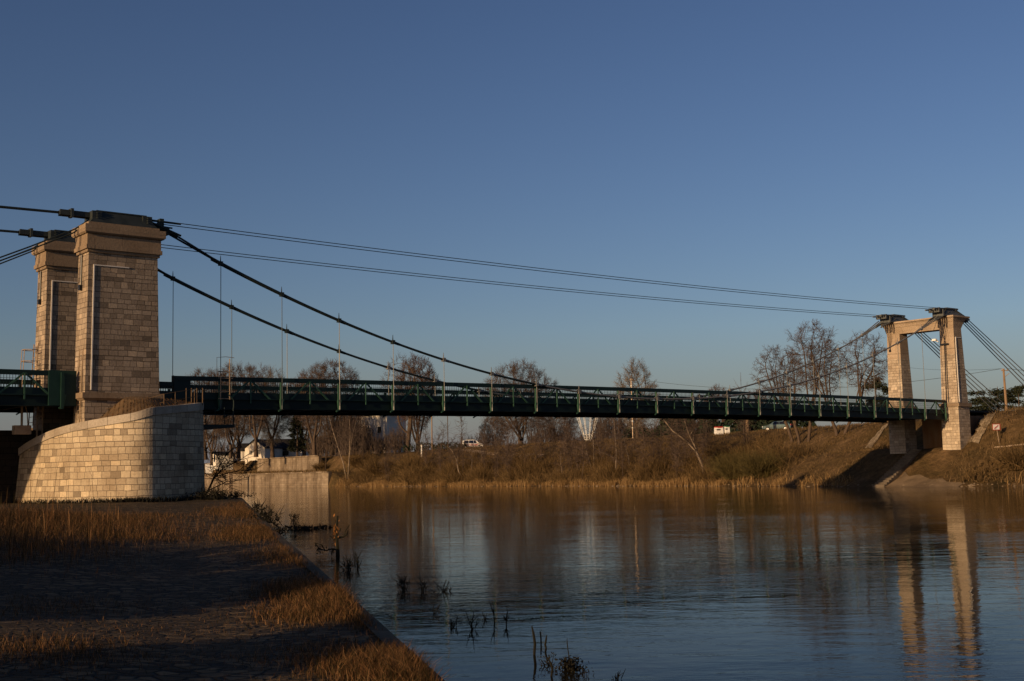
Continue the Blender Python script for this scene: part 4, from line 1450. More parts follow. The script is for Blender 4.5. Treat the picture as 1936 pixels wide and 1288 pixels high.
SAP = [  # base pixel, stems given as pixels relative to it, base radius in m, label
    ((655, 906), [([(0, 0), (-6, -30), (-16, -62), (-26, -95), (-34, -125)], .17), ([(3, 0), (6, -45), (8, -85), (6, -118)], .17), ([(6, -40), (12, -80), (22, -118)], .08)], 'tall twin-stemmed pale tree leaning left at the water, below the plane tree'),
    ((876, 909), [([(0, 0), (-9, -18), (-12, -38), (-20, -56), (-30, -66)], .12), ([(-11, -34), (-8, -55)], .07)], 'pale sapling curving left at the shore under the white van'),
    ((892, 904), [([(0, 0), (1, -35), (2, -62)], .07)], 'thin straight white stem just right of the curved sapling'),
    ((912, 890), [([(0, 0), (-1, -30), (-4, -48)], .06)], 'short white stem below the gravel path'),
    ((1065, 906), [([(0, 0), (-2, -14), (-4, -28), (-3, -55)], .07)], 'short pale stem at the water left of the forked saplings'),
    ((1094, 900), [([(0, 0), (-2, -30), (-3, -70)], .08), ([(0, -8), (8, -40), (4, -60)], .05)], 'slender brown sapling under the white basket'),
    ((1121, 899), [([(0, 0), (-4, -20), (-10, -40), (-16, -70)], .1), ([(2, 0), (3, -40), (2, -75), (5, -105)], .09)], 'forked V-shaped sapling right of the white basket'),
    ((1169, 907), [([(0, 0), (-4, -22), (-2, -50), (-3, -75), (-5, -112)], .13), ([(-3, -38), (-18, -46), (-34, -52)], .05)], 'tall curved birch-white sapling with one side branch at mid river'),
    ((1192, 893), [([(0, 0), (-3, -28), (-8, -48), (-12, -70)], .09)], 'bent pale stem right of the curved white sapling'),
    ((1235, 902), [([(0, 0), (2, -40), (-1, -85)], .08)], 'thin brown stem between the metal pole and the leaning tree'),
    ((1296, 897), [([(0, 0), (-6, -22), (-12, -42)], .07), ([(0, 0), (-2, -28)], .05)], 'small double stem at the shore left of the leaning tree'),
    ((1333, 906), [([(0, 0), (-4, -25), (-14, -50), (-32, -72), (-58, -92), (-76, -116)], .2), ([(-4, -25), (-16, -60), (-28, -86), (-35, -112)], .15), ([(-26, -82), (-16, -96), (-8, -104)], .07), ([(-20, -68), (-18, -85), (-12, -100)], .06)], 'large leaning pale tree with spreading forked limbs at the shore'),
    ((1338, 880), [([(0, 0), (0, -25), (-1, -48)], .07)], 'straight white stem right of the leaning tree'),
    ((1010, 896), [([(0, 0), (4, -35), (2, -70)], .07)], 'thin brown sapling below the dome-shaped tree'),
    ((835, 900), [([(0, 0), (-3, -30), (3, -70), (6, -95)], .08)], 'brown sapling in front of the dark hedge'),
    ((745, 903), [([(0, 0), (3, -40), (-2, -80)], .09), ([(0, 0), (10, -35), (14, -70)], .06)], 'double brown sapling below the tall white building'),
    ((1255, 890), [([(0, 0), (-5, -40), (-3, -75)], .08)], 'slim brown sapling behind the thin stem, before the levee crest'),
    ((615, 900), [([(0, 0), (3, -50), (0, -95), (4, -120)], .1)], 'brown sapling at the right end of the lower quay wall'),
    ((690, 890), [([(0, 0), (-4, -45), (2, -95)], .1)], 'brown sapling between twin-stemmed tree and tall building'),
]
for i, ((px, py), stems, lab) in enumerate(SAP):
    p = on_bank(px, py)
    k = p[1] / F_PX
    st = [([(x * k, -z * k) for x, z in pts], r) for pts, r in stems]
    t = sapling(100 + i, st, lab, mats=('birch' if stems[0][1] >= .05 and 'brown' not in lab else 'bark', 'twig'), twig_n=70)
    place(t, p)

srcs = []
for i in range(4):
    rr_ = random.Random(900 + i)
    st = [([(0, 0), (rr_.uniform(-.3, .3), 2.2), (rr_.uniform(-.7, .7), 4.6), (rr_.uniform(-1, 1), 7.2)], .075)]
    if i % 2:
        st.append(([(.1, .2), (rr_.uniform(.2, .6), 2.0), (rr_.uniform(.5, 1.2), 4.4)], .05))
    srcs.append(sapling(900 + i, st, 'slender bare brown sapling rising out of the riverside scrub', mats=('bark', 'twig'), twig_n=85, group='slender saplings in the riverside scrub'))
    place(srcs[-1], bank_point(5 + i, 62 + 9 * i))
rr_ = random.Random(77)
for i in range(44):
    b_ = rr_.uniform(36, 128)
    dup(srcs[i % 4], bank_point(rr_.uniform(1.5, 13), b_), rr_.uniform(0, 6.28), rr_.uniform(.55, 1.15))

# ------------------------------------------------------------------ evergreens
def conifer(name, seed, H, Rb, label, mats='evergreen', tiers=16, round_top=False, group='evergreens beyond the river', clump=.5):
    rng = np.random.default_rng(seed)
    t = thing(name, (0, 0, 0), label, 'conifer', group)
    mb = MB(); mb.tube([(0, 0, -.3), (.1, 0, H * .5), (0, 0, H * .95)], [H * .022, H * .015, .03], 6); mb.build('trunk', M['bark'], t)
    V = []
    n = int(H * Rb * (95 if not round_top else 150))
    pads = [(rng.uniform(.3, .98), rng.uniform(0, 6.283), rng.uniform(.1, .95)) for _ in range(13)]
    hz = rng.uniform(.08, 1, n)
    for h in hz:
        if round_top:
            ph, pa, pr = pads[int(rng.integers(0, 13))]
            env = math.sqrt(max(.05, 1 - (1.6 * ph - .75) ** 2))
            q3 = rng.normal(0, .42, 3)
            c = np.array([Rb * env * pr * math.cos(pa) + q3[0] * Rb * .42, Rb * env * pr * math.sin(pa) + q3[1] * Rb * .42, H * (ph * .92) + q3[2] * H * .07 + .05 * H])
            ang = rng.uniform(0, 6.283); r = 0
        else:
            r = Rb * (1 - h) ** .8 * rng.uniform(.4, 1.0) * (.78 + .22 * math.sin(h * tiers * 6.28 / 2))
        ang = rng.uniform(0, 6.283)
        lob = 1 + .25 * math.sin(3 * ang + seed + h * 4)
        if not round_top:
            c = np.array([r * lob * math.cos(ang), r * lob * math.sin(ang), h * H])
        out = np.array([math.cos(ang), math.sin(ang), rng.uniform(-.5, .5)])
        s_ = clump * rng.uniform(.5, 1.1)
        side = np.cross(out, rng.normal(0, 1, 3)); side /= np.linalg.norm(side) + 1e-6
        V += [c - out * s_ * .4 - side * s_ * .3, c - out * s_ * .3 + side * s_ * .3, c + out * s_ * .8]
    V = np.array(V)
    mesh_np('crown', V, np.arange(len(V)).reshape(-1, 3), M[mats], t)
    return t


cf = conifer('spruce_tree', 51, 11, 3.4, 'dark spruce left of the bare trunks, above the upper quay wall')
place(cf, (at(562, 858, 285)[0], 285, LV))
for (px, Y, H, rz, lab) in ((1850, 165, 4.6, 1, 'ragged dark conifer right beside the far portal leg'), (1890, 168, 5.4, 2, 'dark conifer left of the wooden utility pole'), (1930, 166, 5.0, 3, 'dark conifer at the right edge of the photo'), (1865, 180, 4.4, 3.9, 'small dark conifer between two larger ones right of the portal'), (1911, 185, 5.4, 5, 'dark conifer just behind the wooden utility pole')):
    c = conifer('pine_tree', int(px), H, 2.3, lab, round_top=True, clump=.34)
    place(c, (at(px, 800, Y)[0], Y, 7.2), rz)
c = conifer('pine_tree', 77, 7.8, 2.2, 'dark ragged pine just left of the rear portal leg', round_top=True, clump=.36)
place(c, (at(1658, 800, 178)[0], 178, LV))
c = conifer('pine_tree', 78, 7.5, 2.2, 'low dark pine half hidden by the rear portal leg', round_top=True, clump=.36)
place(c, (at(1690, 800, 190)[0], 190, LV))


def hedge(name, seed, L, H, D, label, group=None, mm='hedge', dens=26):
    rng = np.random.default_rng(seed)
    n = int(L * H * dens)
    c = np.stack([rng.uniform(-L / 2, L / 2, n), rng.normal(0, D / 3, n), rng.uniform(0, 1, n) ** .8 * H], 1)
    c[:, 2] *= .8 + .2 * np.sin(c[:, 0] * 1.7 + seed) * np.cos(c[:, 0] * .6)
    c[:, 1] *= np.sqrt(np.maximum(.1, 1 - (c[:, 2] / (H * 1.1)) ** 2))
    d1 = rng.normal(0, 1, (n, 3)); d1 /= np.linalg.norm(d1, axis=1, keepdims=True)
    d2 = np.cross(d1, rng.normal(0, 1, (n, 3))); d2 /= np.linalg.norm(d2, axis=1, keepdims=True)
    s_ = rng.uniform(.15, .4, (n, 1)) * min(1.4, .5 + H / 4)
    V = np.stack([c - d1 * s_, c + d1 * s_ + d2 * s_ * .5, c + d2 * s_ * 1.3], 1).reshape(-1, 3)
    t = thing(name, (0, 0, 0), label, 'hedge', group)
    mesh_np('foliage', V, np.arange(len(V)).reshape(-1, 3), M[mm], t)
    mb = MB()
    for k in range(int(L / 1.2) + 1):
        x = -L / 2 + .4 + k * 1.2
        mb.tube([(x, 0, -.2), (x + .1, 0, H * .6)], .05, 5)
    mb.build('stem', M['bark'], t)
    return t


h = hedge('clipped_hedge', 61, 13, 1.6, 1.2, 'low dark clipped hedge between the tall building and the white van')
place(h, (at(822, 845, 250)[0], 250, LV), -.2)
for i, (px, Y, L, H, lab) in enumerate(((1300, 205, 9, 4.5, 'dark evergreen thicket left of the white recycling bin, below the deck'), (1378, 200, 9, 3.4, 'dark evergreen screen right behind the recycling bins'), (1432, 192, 8, 4.2, 'dark evergreen screen behind the wooden stake'), (1492, 188, 8, 4.0, 'dark evergreen screen behind the silver parked car'), (1225, 230, 9, 3.4, 'dull evergreen thicket beside the metal pole foot'))):
    h = hedge('evergreen_thicket', 62 + i, L, H, 1.8, lab, 'evergreen thickets behind the car park')
    place(h, (at(px, 830, Y)[0], Y, LV), .1)

# ------------------------------------------------------------------ quay walls at the far left
def wall_run(name, pix, zb, zt, thick, label, off=0.0, end_round=False):
    mb = MB()
    u = 0
    pts = [(bp(float(np.interp(b, SB, SA)) + off, b, 0)) for b in pix]
    for p, q in zip(pts[:-1], pts[1:]):
        L = math.hypot(q[0] - p[0], q[1] - p[1])
        ix, iy = DX * thick, DY * thick
        mb.quad([(q[0], q[1], zb), (p[0], p[1], zb), (p[0] + ix * .15, p[1] + iy * .15, zt), (q[0] + ix * .15, q[1] + iy * .15, zt)], 0, [(u + L, zb), (u, zb), (u, zt), (u + L, zt)])
        mb.quad([(q[0] + ix * .15, q[1] + iy * .15, zt), (p[0] + ix * .15, p[1] + iy * .15, zt), (p[0] + ix, p[1] + iy, zt), (q[0] + ix, q[1] + iy, zt)])
        mb.quad([(p[0], p[1], zb), (p[0] + ix, p[1] + iy, zb), (p[0] + ix, p[1] + iy, zt), (p[0] + ix * .15, p[1] + iy * .15, zt)])
        mb.quad([(q[0] + ix, q[1] + iy, zb), (q[0], q[1], zb), (q[0] + ix * .15, q[1] + iy * .15, zt), (q[0] + ix, q[1] + iy, zt)])
        oc = .12
        cp_ = lambda c, o_, z: (c[0] + DX * o_, c[1] + DY * o_, z)
        for (o0, o1, z0, z1) in ((-oc, thick, zt + .004, zt + .22),):
            mb.hexa([cp_(q, o0, z0), cp_(p, o0, z0), cp_(p, o1, z0), cp_(q, o1, z0), cp_(q, o0, z1), cp_(p, o0, z1), cp_(p, o1, z1), cp_(q, o1, z1)])
        u += L
    return tag(mb.build(name, M['wall']), label, 'quay wall')


wall_run('lower_quay_wall', [143.2, 145, 150, 160, 180, 214, 260, 330], -.6, 2.92, .9, 'lower pale stained quay wall rising straight from the water', off=.2)
wall_run('upper_quay_wall', [162, 170, 180, 200], 2.6, 6.45, .8, 'upper pale stained retaining wall set back above the lower one', off=7.0)
mb = MB()
p = at(438, 921, 281)
mb.box((p[0], p[1] - 1.0, 1.6), (.9, .6, 3.4), .5)
tag(mb.build('mooring_post', M['rusty']), 'dark upright mooring post against the lower quay wall', 'post')

# ------------------------------------------------------------------ buildings on the far levee
def gable_house(name, c, rz, L, Wd, hw, hr, label, win=()):
    t = thing(name, c, label, 'house')
    co, si = math.cos(rz), math.sin(rz)
    def w_(x, y, z):
        return (c[0] + x * co - y * si, c[1] + x * si + y * co, c[2] + z)
    mb = MB()
    x, y = L / 2, Wd / 2
    mb.quad([w_(-x, -y, -2), w_(x, -y, -2), w_(x, -y, hw), w_(-x, -y, hw)])
    mb.quad([w_(x, y, -2), w_(-x, y, -2), w_(-x, y, hw), w_(x, y, hw)])
    mb.quad([w_(x, -y, -2), w_(x, y, -2), w_(x, y, hw), w_(x, 0, hw + hr), w_(x, -y, hw)])
    mb.quad([w_(-x, y, -2), w_(-x, -y, -2), w_(-x, -y, hw), w_(-x, 0, hw + hr), w_(-x, y, hw)])
    mb.build('wall', M['house_wall'], t)
    rf = MB()
    o_ = .35
    for sg in (-1, 1):
        e = [w_(-x - o_, sg * (y + o_), hw - o_ * hr / y + .06), w_(x + o_, sg * (y + o_), hw - o_ * hr / y + .06), w_(x + o_, 0, hw + hr + .06), w_(-x - o_, 0, hw + hr + .06)]
        up = [(p[0], p[1], p[2] + .14) for p in e]
        if sg > 0:
            e, up = e[::-1], up[::-1]
        rf.hexa([e[0], e[1], e[2], e[3], up[0], up[1], up[2], up[3]])
    rf.build('roof', M['roof'], t)
    for (face, u_, z0, ww, hh) in win:
        m_ = MB()
        if face == 'e':
            m_.hexa([w_(-x - .04, u_ - ww / 2, z0), w_(-x + .05, u_ - ww / 2, z0), w_(-x + .05, u_ + ww / 2, z0), w_(-x - .04, u_ + ww / 2, z0), w_(-x - .04, u_ - ww / 2, z0 + hh), w_(-x + .05, u_ - ww / 2, z0 + hh), w_(-x + .05, u_ + ww / 2, z0 + hh), w_(-x - .04, u_ + ww / 2, z0 + hh)])
        else:
            m_.hexa([w_(u_ - ww / 2, -y - .04, z0), w_(u_ + ww / 2, -y - .04, z0), w_(u_ + ww / 2, -y + .05, z0), w_(u_ - ww / 2, -y + .05, z0), w_(u_ - ww / 2, -y - .04, z0 + hh), w_(u_ + ww / 2, -y - .04, z0 + hh), w_(u_ + ww / 2, -y + .05, z0 + hh), w_(u_ - ww / 2, -y + .05, z0 + hh)])
        m_.build('window', M['dark'], t)
    return t, w_


g = at(499, 860, 318)
t, w_ = gable_house('gable_house', (g[0], 318, LV), 1.25, 9, 5.6, 2.6, 2.0, 'small white house with sunlit gable and dark roof behind the upper quay wall', [('e', -1.2, .9, .8, 1.1), ('e', 1.2, .9, .8, 1.1)])
g = at(535, 860, 326)
t, w_ = gable_house('long_house', (g[0], 326, LV), -.12, 12, 7, 2.2, 2.6, 'long low house under a dark roof, right of the white gable', [('s', -4.5, .4, 1.2, 1.6), ('s', -2.3, .4, 1.3, 1.6), ('s', 1.8, .6, 1.6, 1.2)])
g = at(471, 860, 326)
gable_house('garden_annex', (g[0], 326, LV), .2, 4.2, 3.5, 2.3, 1.6, 'little cream annex with a hipped dark roof at the left of the gable house', [('s', .6, .8, .7, .9)])
# tall white building behind the trees
g = at(728, 850, 285)
tb = thing('tall_building', (g[0], 285, LV), 'tall white building with a blue shaded side, half hidden by trees', 'building')
rz = math.radians(-32)
co, si = math.cos(rz), math.sin(rz)
def tw(x, y, z):
    return (g[0] + x * co - y * si, 285 + x * si + y * co, LV + z)
mb = MB()
mb.hexa([tw(-5.5, -3, -1), tw(3, -3, -1), tw(3, 4, -1), tw(-5.5, 4, -1), tw(-5.5, -3, 8.6), tw(3, -3, 8.6), tw(3, 4, 8.6), tw(-5.5, 4, 8.6)])
mb.build('wall', M['house_wall'], tb)
rf = MB()
rf.hexa([tw(-5.9, -3.4, 8.6), tw(3.4, -3.4, 8.6), tw(3.4, 4.4, 8.6), tw(-5.9, 4.4, 8.6), tw(-4.0, .3, 11.4), tw(1.5, .3, 11.4), tw(1.5, .7, 11.4), tw(-4.0, .7, 11.4)])
rfo = rf.build('roof', M['roof'], tb)
ch = MB(); ch.box(tw(-2, .5, 11.2), (.8, .8, 1.8), rz); ch.build('chimney', M['house_wall'], rfo)
for x_, z_ in ((-1.2, 1.0), (-3.6, 4.6), (.8, 4.6)):
    m_ = MB(); m_.hexa([tw(x_ - .5, -3.05, z_), tw(x_ + .5, -3.05, z_), tw(x_ + .5, -2.9, z_), tw(x_ - .5, -2.9, z_), tw(x_ - .5, -3.05, z_ + 1.4), tw(x_ + .5, -3.05, z_ + 1.4), tw(x_ + .5, -2.9, z_ + 1.4), tw(x_ - .5, -2.9, z_ + 1.4)])
    wo = m_.build('window', M['dark'], tb)
for y_, z_ in ((1.5, .2),):
    m_ = MB(); m_.hexa([tw(2.9, y_ - .5, z_), tw(3.05, y_ - .5, z_), tw(3.05, y_ + .5, z_), tw(2.9, y_ + .5, z_), tw(2.9, y_ - .5, z_ + 2), tw(3.05, y_ - .5, z_ + 2), tw(3.05, y_ + .5, z_ + 2), tw(2.9, y_ + .5, z_ + 2)])
    m_.build('door', M['dark'], tb)
g = at(697, 850, 290)
gable_house('white_outbuilding', (g[0], 290, LV), -.5, 2.6, 3, 6.4, 1.2, 'narrow white outbuilding glimpsed between trunks left of the tall building', [('s', 0, 2.8, .7, 1.0)])
# white notice board and pale cabin left of the quay walls
g = at(395, 888, 296)
t = thing('notice_board', (g[0], 296, 3.3), 'white notice board with dark red marks by the water, right of the pier', 'notice board')
mb = MB(); mb.box((g[0], 296, 4.6), (1.75, .12, 2.3), .3); mb.build('panel', M['white'], t)
mb = MB()
for i in range(3):
    for j in range(3):
        mb.box((g[0] - .5 + i * .5 + .02, 295.9 + i * .15, 3.9 + j * .62), (.3, .06, .3 if (i + j) % 2 else .16), .3)
mb.build('marks', M['red'], t)
mb = MB()
for s_ in (-.7, .7):
    mb.box((g[0] + s_, 296 + s_ * .3, 3.2), (.12, .12, 1.2), .3)
mb.build('leg', M['wood'], t)
g = at(411, 866, 300)
gable_house('pale_cabin', (g[0] + .6, 303, 6.2), .55, 4.2, 2.6, 1.7, .5, 'small pale cabin between two forked trees above the notice board', [('e', 0, .5, .8, .8)])
# ------------------------------------------------------------------ cars
def car(c, heading, label, paint, van=False, stripe=None, L=4.2, lights=True):
    t = thing('parked_car', c, label, 'car', 'cars on the far levee')
    co, si = math.cos(heading), math.sin(heading)
    def w_(x, y, z):
        return (c[0] + x * co - y * si, c[1] + x * si + y * co, c[2] + z)
    H = 1.72 if van else 1.45
    k = L / 4.2
    if van:
        prof = [(-2.05, .35, .80), (-2.1, .75, .84), (-2.08, 1.0, .83), (-1.9, 1.62, .66), (-1.5, H, .62), (.3, H, .62), (.75, 1.58, .63), (1.35, 1.08, .76), (1.9, .92, .78), (2.1, .7, .74), (2.1, .35, .70)]
    else:
        prof = [(-2.05, .35, .76), (-2.1, .7, .80), (-1.95, .98, .80), (-1.45, 1.35, .62), (-.9, H, .58), (.1, H, .58), (.5, 1.36, .6), (1.05, .98, .76), (1.85, .82, .76), (2.1, .6, .72), (2.1, .35, .70)]
    body = MB()
    n = len(prof)
    base = len(body.v)
    for sg in (-1, 1):
        for x, z, hw in prof:
            body.v.append(w_(x * k, sg * hw, z))
    body.f.append(tuple(range(n - 1, -1, -1))[::-1]); body.mi.append(0)
    body.f.append(tuple(range(n, 2 * n))[::-1]); body.mi.append(0)
    for i in range(n):
        j = (i + 1) % n
        body.f.append((i, n + i, n + j, j)); body.mi.append(0)
    body.build('body', paint, t)
    gl = MB()
    zb_, zt_ = 1.02, H - .1
    for sg in (-1, 1):
        xs = ((-1.75, -.75), (-.68, .2), (.27, .95)) if van else ((-1.35, -.45), (-.38, .55))
        for x0, x1 in xs:
            tx0 = max(x0, -1.6 if van else -1.0)
            tx1 = min(x1, .62 if van else .3)
            wl, wt = (.79, .64) if van else (.78, .6)
            gl.hexa([w_(x0 * k, sg * (wl - .06), zb_), w_(x1 * k, sg * (wl - .06), zb_), w_(x1 * k, sg * (wl + .02), zb_), w_(x0 * k, sg * (wl + .02), zb_),
                     w_(tx0 * k, sg * (wt - .06), zt_), w_(tx1 * k, sg * (wt - .06), zt_), w_(tx1 * k, sg * (wt + .025), zt_), w_(tx0 * k, sg * (wt + .025), zt_)])
    gl.build('side_window', M['glass'], t)
    ws = MB()
    if van:
        A_, B_ = (1.3, 1.12, .7), (.78, 1.56, .58)
    else:
        A_, B_ = (1.0, 1.02, .7), (.52, 1.34, .54)
    ws.quad([w_(A_[0] * k + .02, -A_[2], A_[1]), w_(A_[0] * k + .02, A_[2], A_[1]), w_(B_[0] * k + .03, B_[2], B_[1]), w_(B_[0] * k + .03, -B_[2], B_[1])])
    ws.build('windscreen', M['glass'], t)
    for x in (-1.3, 1.3):
        for sg in (-1, 1):
            wh = MB()
            wh.tube([w_(x * k, sg * .6, .32), w_(x * k, sg * .83, .32)], .32, 14)
            wo = wh.build('wheel', M['tyre'], t)
            rm = MB(); rm.tube([w_(x * k, sg * .8, .32), w_(x * k, sg * .85, .32)], .2, 10); rm.build('rim', M['rim'], wo)
    for sg in (-1, 1):
        hl = MB(); hl.box(w_(2.06 * k, sg * .55, .68), (.12, .3, .16), heading); hl.build('headlight', M['lamp_glass'], t)
        tl = MB(); tl.box(w_(-2.07 * k, sg * .62, .85), (.1, .16, .3), heading); tl.build('tail_light', M['tail'], t)
    if stripe:
        s_ = MB()
        for sg in (-1, 1):
            for q in range(9):
                x = -1.15 + q * .27
                s_.hexa([w_(x * k, sg * .80, .5 + .1 * (q % 3)), w_((x + .12) * k, sg * .80, .5 + .1 * (q % 3)), w_((x + .12) * k, sg * .845, .5 + .1 * (q % 3)), w_(x * k, sg * .845, .5 + .1 * (q % 3)),
                         w_(x * k, sg * .80, .86 - .08 * (q % 2)), w_((x + .16) * k, sg * .80, .9), w_((x + .16) * k, sg * .85, .9), w_(x * k, sg * .85, .86 - .08 * (q % 2))])
        s_.build('livery', stripe, t)
    return t


paint_w = mat('white_car_paint', (.72, .70, .66), .25, spec=.5)
paint_b = mat('dark_blue_car_paint', (.02, .035, .09), .2, spec=.6)
paint_g = mat('teal_grey_car_paint', (.09, .14, .15), .25, .3, spec=.5)
paint_d = mat('black_car_paint', (.012, .013, .016), .2, spec=.6)
paint_s = mat('silver_car_paint', (.3, .31, .32), .25, .4, spec=.5)
g = at(890, 845, 238)
p = on_bank(890, 846)
car((g[0], 250, zbank(*to_ab(g[0], 250))), -.08, 'white people carrier with red marks along its side, parked on the levee', paint_w, van=True, stripe=M['red'])
car((at(1389, 825, 196)[0], 196, zbank(*to_ab(at(1389, 825, 196)[0], 196))), -1.35, 'green car facing the river between the bins, windscreen catching the sun', mat('green_car_paint', (.03, .09, .07), .15, spec=.6))
car((at(1408, 822, 200)[0], 200, zbank(*to_ab(at(1408, 822, 200)[0], 200))), -1.2, 'dark blue car parked behind the wooden stake', paint_b)
car((at(1470, 815, 184)[0], 184, zbank(*to_ab(at(1470, 815, 184)[0], 184))), 2.75, 'teal grey car parked at the levee crest left of the locust trunks', paint_g)
car((at(1437, 815, 205)[0], 205, zbank(*to_ab(at(1437, 815, 205)[0], 205))), .1, 'black car in the shade between the blue and the teal one', paint_d)

# bins, stakes, poles, basket
def bin_(px, py, Y, w, d, h, body, lid, label, cat='recycling bin'):
    g = at(px, py, Y)
    zb = zbank(*to_ab(g[0], Y))
    t = thing('recycling_bin', (g[0], Y, zb), label, cat, 'recycling bins by the car park')
    mb = MB(); mb.box((g[0], Y, zb + h / 2), (w, d, h), .2, 0, .92); mb.build('container', body, t)
    mb = MB(); mb.box((g[0], Y, zb + h + .07), (w * .98, d * .98, .14), .2, 0, .9); mb.box((g[0], Y - d * .3, zb + h + .02), (w * .5, d * .5, .1), .2); mb.build('lid', lid, t)
    mb = MB()
    mb.box((g[0] - .1, Y - d * .5, zb + h * .7), (w * .5, .08, .18), .2); mb.build('slot', M['dark'], t)


bin_(1359, 820, 186, 1.15, 1.0, 1.05, M['white'], M['red'], 'white recycling bin with a red lid under the deck')
bin_(1374, 820, 186, .7, .9, 1.1, M['white'], M['green_plastic'], 'narrow white recycling bin with a green lid beside the red-lidded one')
def stake(px, py, Y, top_py, r, mm, label, name, cat, zoff=0):
    g = at(px, py, Y)
    zb = zbank(*to_ab(g[0], Y)) if zoff == 0 else zoff
    z1 = at(px, top_py, Y)[2]
    mb = MB(); mb.tube([(g[0], Y, zb - .3), (g[0] + .02, Y, z1)], [r, r * .8], 8)
    return mb, g, z1


mb, g, z1 = stake(1413, 820, 178, 776, .28, M['wood'], '', '', '')
tag(mb.build('wooden_post', M['wood']), 'stout tan wooden post on the levee crest beside the blue car', 'post')
# metal pole carrying the wire
g = at(1197, 840, 205)
zb = zbank(*to_ab(g[0], 205))
t = thing('utility_pole', (g[0], 205, zb), 'slim shiny metal utility pole on the levee, its top above the deck at mid river', 'utility pole', 'utility poles carrying the wire')
ztop = at(1195, 716, 205)[2]
mb = MB(); mb.tube([(g[0], 205, zb - .3), (g[0], 205, ztop)], [.085, .06], 8); mb.build('pole', M['steel_pole'], t)
mb = MB(); mb.tube([(g[0] - .25, 204.9, ztop - .3), (g[0] + .9, 205, ztop - .3)], .05, 5)
for x_ in (-.2, .3, .85):
    mb.tube([(g[0] + x_, 205, ztop - .3), (g[0] + x_, 205, ztop)], .06, 5)
mb.build('crossarm', M['steel_pole'], t)
mb = MB()
for zz in (ztop - 1.3, zb + 1.8, zb + 2.9):
    mb.tube([(g[0], 205, zz), (g[0], 205, zz + .22)], .11, 8)
mb.build('glint_band', M['white_steel'], t)  # white bands painted in for the sun glints on the metal pole
PA = (g[0] + .3, 205, ztop)
g2 = at(1903, 770, 160)
z2 = at(1902, 697, 160)[2]
t = thing('utility_pole', (g2[0], 160, 7), 'brown wooden utility pole rising from the conifers at the right', 'utility pole', 'utility poles carrying the wire')
mb = MB(); mb.tube([(g2[0], 160, 6.8), (g2[0] - .08, 160, z2)], [.19, .13], 8); mb.build('pole', M['wood'], t)
mb = MB(); mb.tube([(g2[0] - .4, 160, z2 - .25), (g2[0] + .5, 160, z2 - .25)], .05, 5)
mb.tube([(g2[0] + .1, 160, z2 - 1.0), (g2[0] + .6, 159.9, z2 - .6)], .04, 5)
for x_ in (-.3, .4):
    mb.tube([(g2[0] + x_, 160, z2 - .25), (g2[0] + x_, 160, z2)], .05, 5)
mb.build('insulators', M['rusty'], t)
PB = (g2[0] - .3, 160, z2)
def wire(p, q, sag, r, label):
    mb = MB()
    mb.tube([tuple(p[i] + (q[i] - p[i]) * u_ - (4 * sag * u_ * (1 - u_) if i == 2 else 0) for i in range(3)) for u_ in np.linspace(0, 1, 21)], r, 4)
    tag(mb.build('overhead_wire', M['cable_dark']), label, 'wire', 'overhead wires')
wire(PA, PB, 2.2, .03, 'overhead wire sagging between the metal pole and the wooden pole')
wire(PB, at(1700, 693, 230), .4, .022, 'overhead wire running left from the wooden pole behind the portal')
wire((g2[0] + .4, 160, z2), at(2010, 705, 175), .1, .03, 'overhead wire leaving the wooden pole to the right edge')
# two plain posts near the dark hedge
for px, top, r_, lab, mm in ((817, 788, .13, 'brown wooden lamp post standing by the dark clipped hedge', 'wood'), (847, 786, .09, 'thin dark post left of the white van', 'bark')):
    mb, g, z1 = stake(px, 846, 246, top - 12, r_, None, '', '', '')
    tag(mb.build('roadside_post', M[mm]), lab, 'post')
mb, g, z1 = stake(797, 848, 246, 842, .16, None, '', '', '')
mb.sphere((g[0], 246, z1), .17, 8, 5)
tag(mb.build('white_bollard', M['white']), 'small white bollard at the foot of the dark hedge', 'bollard')
# white tubular basket
BY = 222
g = at(1112, 833, BY)
zb = zbank(*to_ab(g[0], BY))
t = thing('tubular_basket', (g[0], BY, zb), 'white flared basket of steel tubes standing on the levee below the deck', 'sculpture')
z0, z1, z2_ = at(1112, 831, BY)[2], at(1112, 822, BY)[2], at(1112, 776, BY)[2]
mb = MB()
NB = 10
for q in range(NB):
    a = 6.283 * q / NB
    mb.tube([(g[0] + .72 * math.cos(a), BY + .72 * math.sin(a), z0), (g[0] + .9 * math.cos(a), BY + .9 * math.sin(a), z1), (g[0] + 2.25 * math.cos(a), BY + 2.25 * math.sin(a), z2_)], .045, 5)
mb.build('uprights', M['white_steel'], t)
mb = MB()
for z, r_ in ((z0, .72), (z0 + .4, .8), (z1, .9), (z2_, 2.25)):
    mb.tube([(g[0] + r_ * math.cos(6.283 * q / 20), BY + r_ * math.sin(6.283 * q / 20), z) for q in range(21)], .05, 5, caps=False)
mb.build('rings', M['white_steel'], t)
mb = MB(); mb.box((g[0], BY, zb + (z0 - zb) / 2), (.8, .8, abs(z0 - zb) + .2), .2); mb.build('base', M['white'], t)

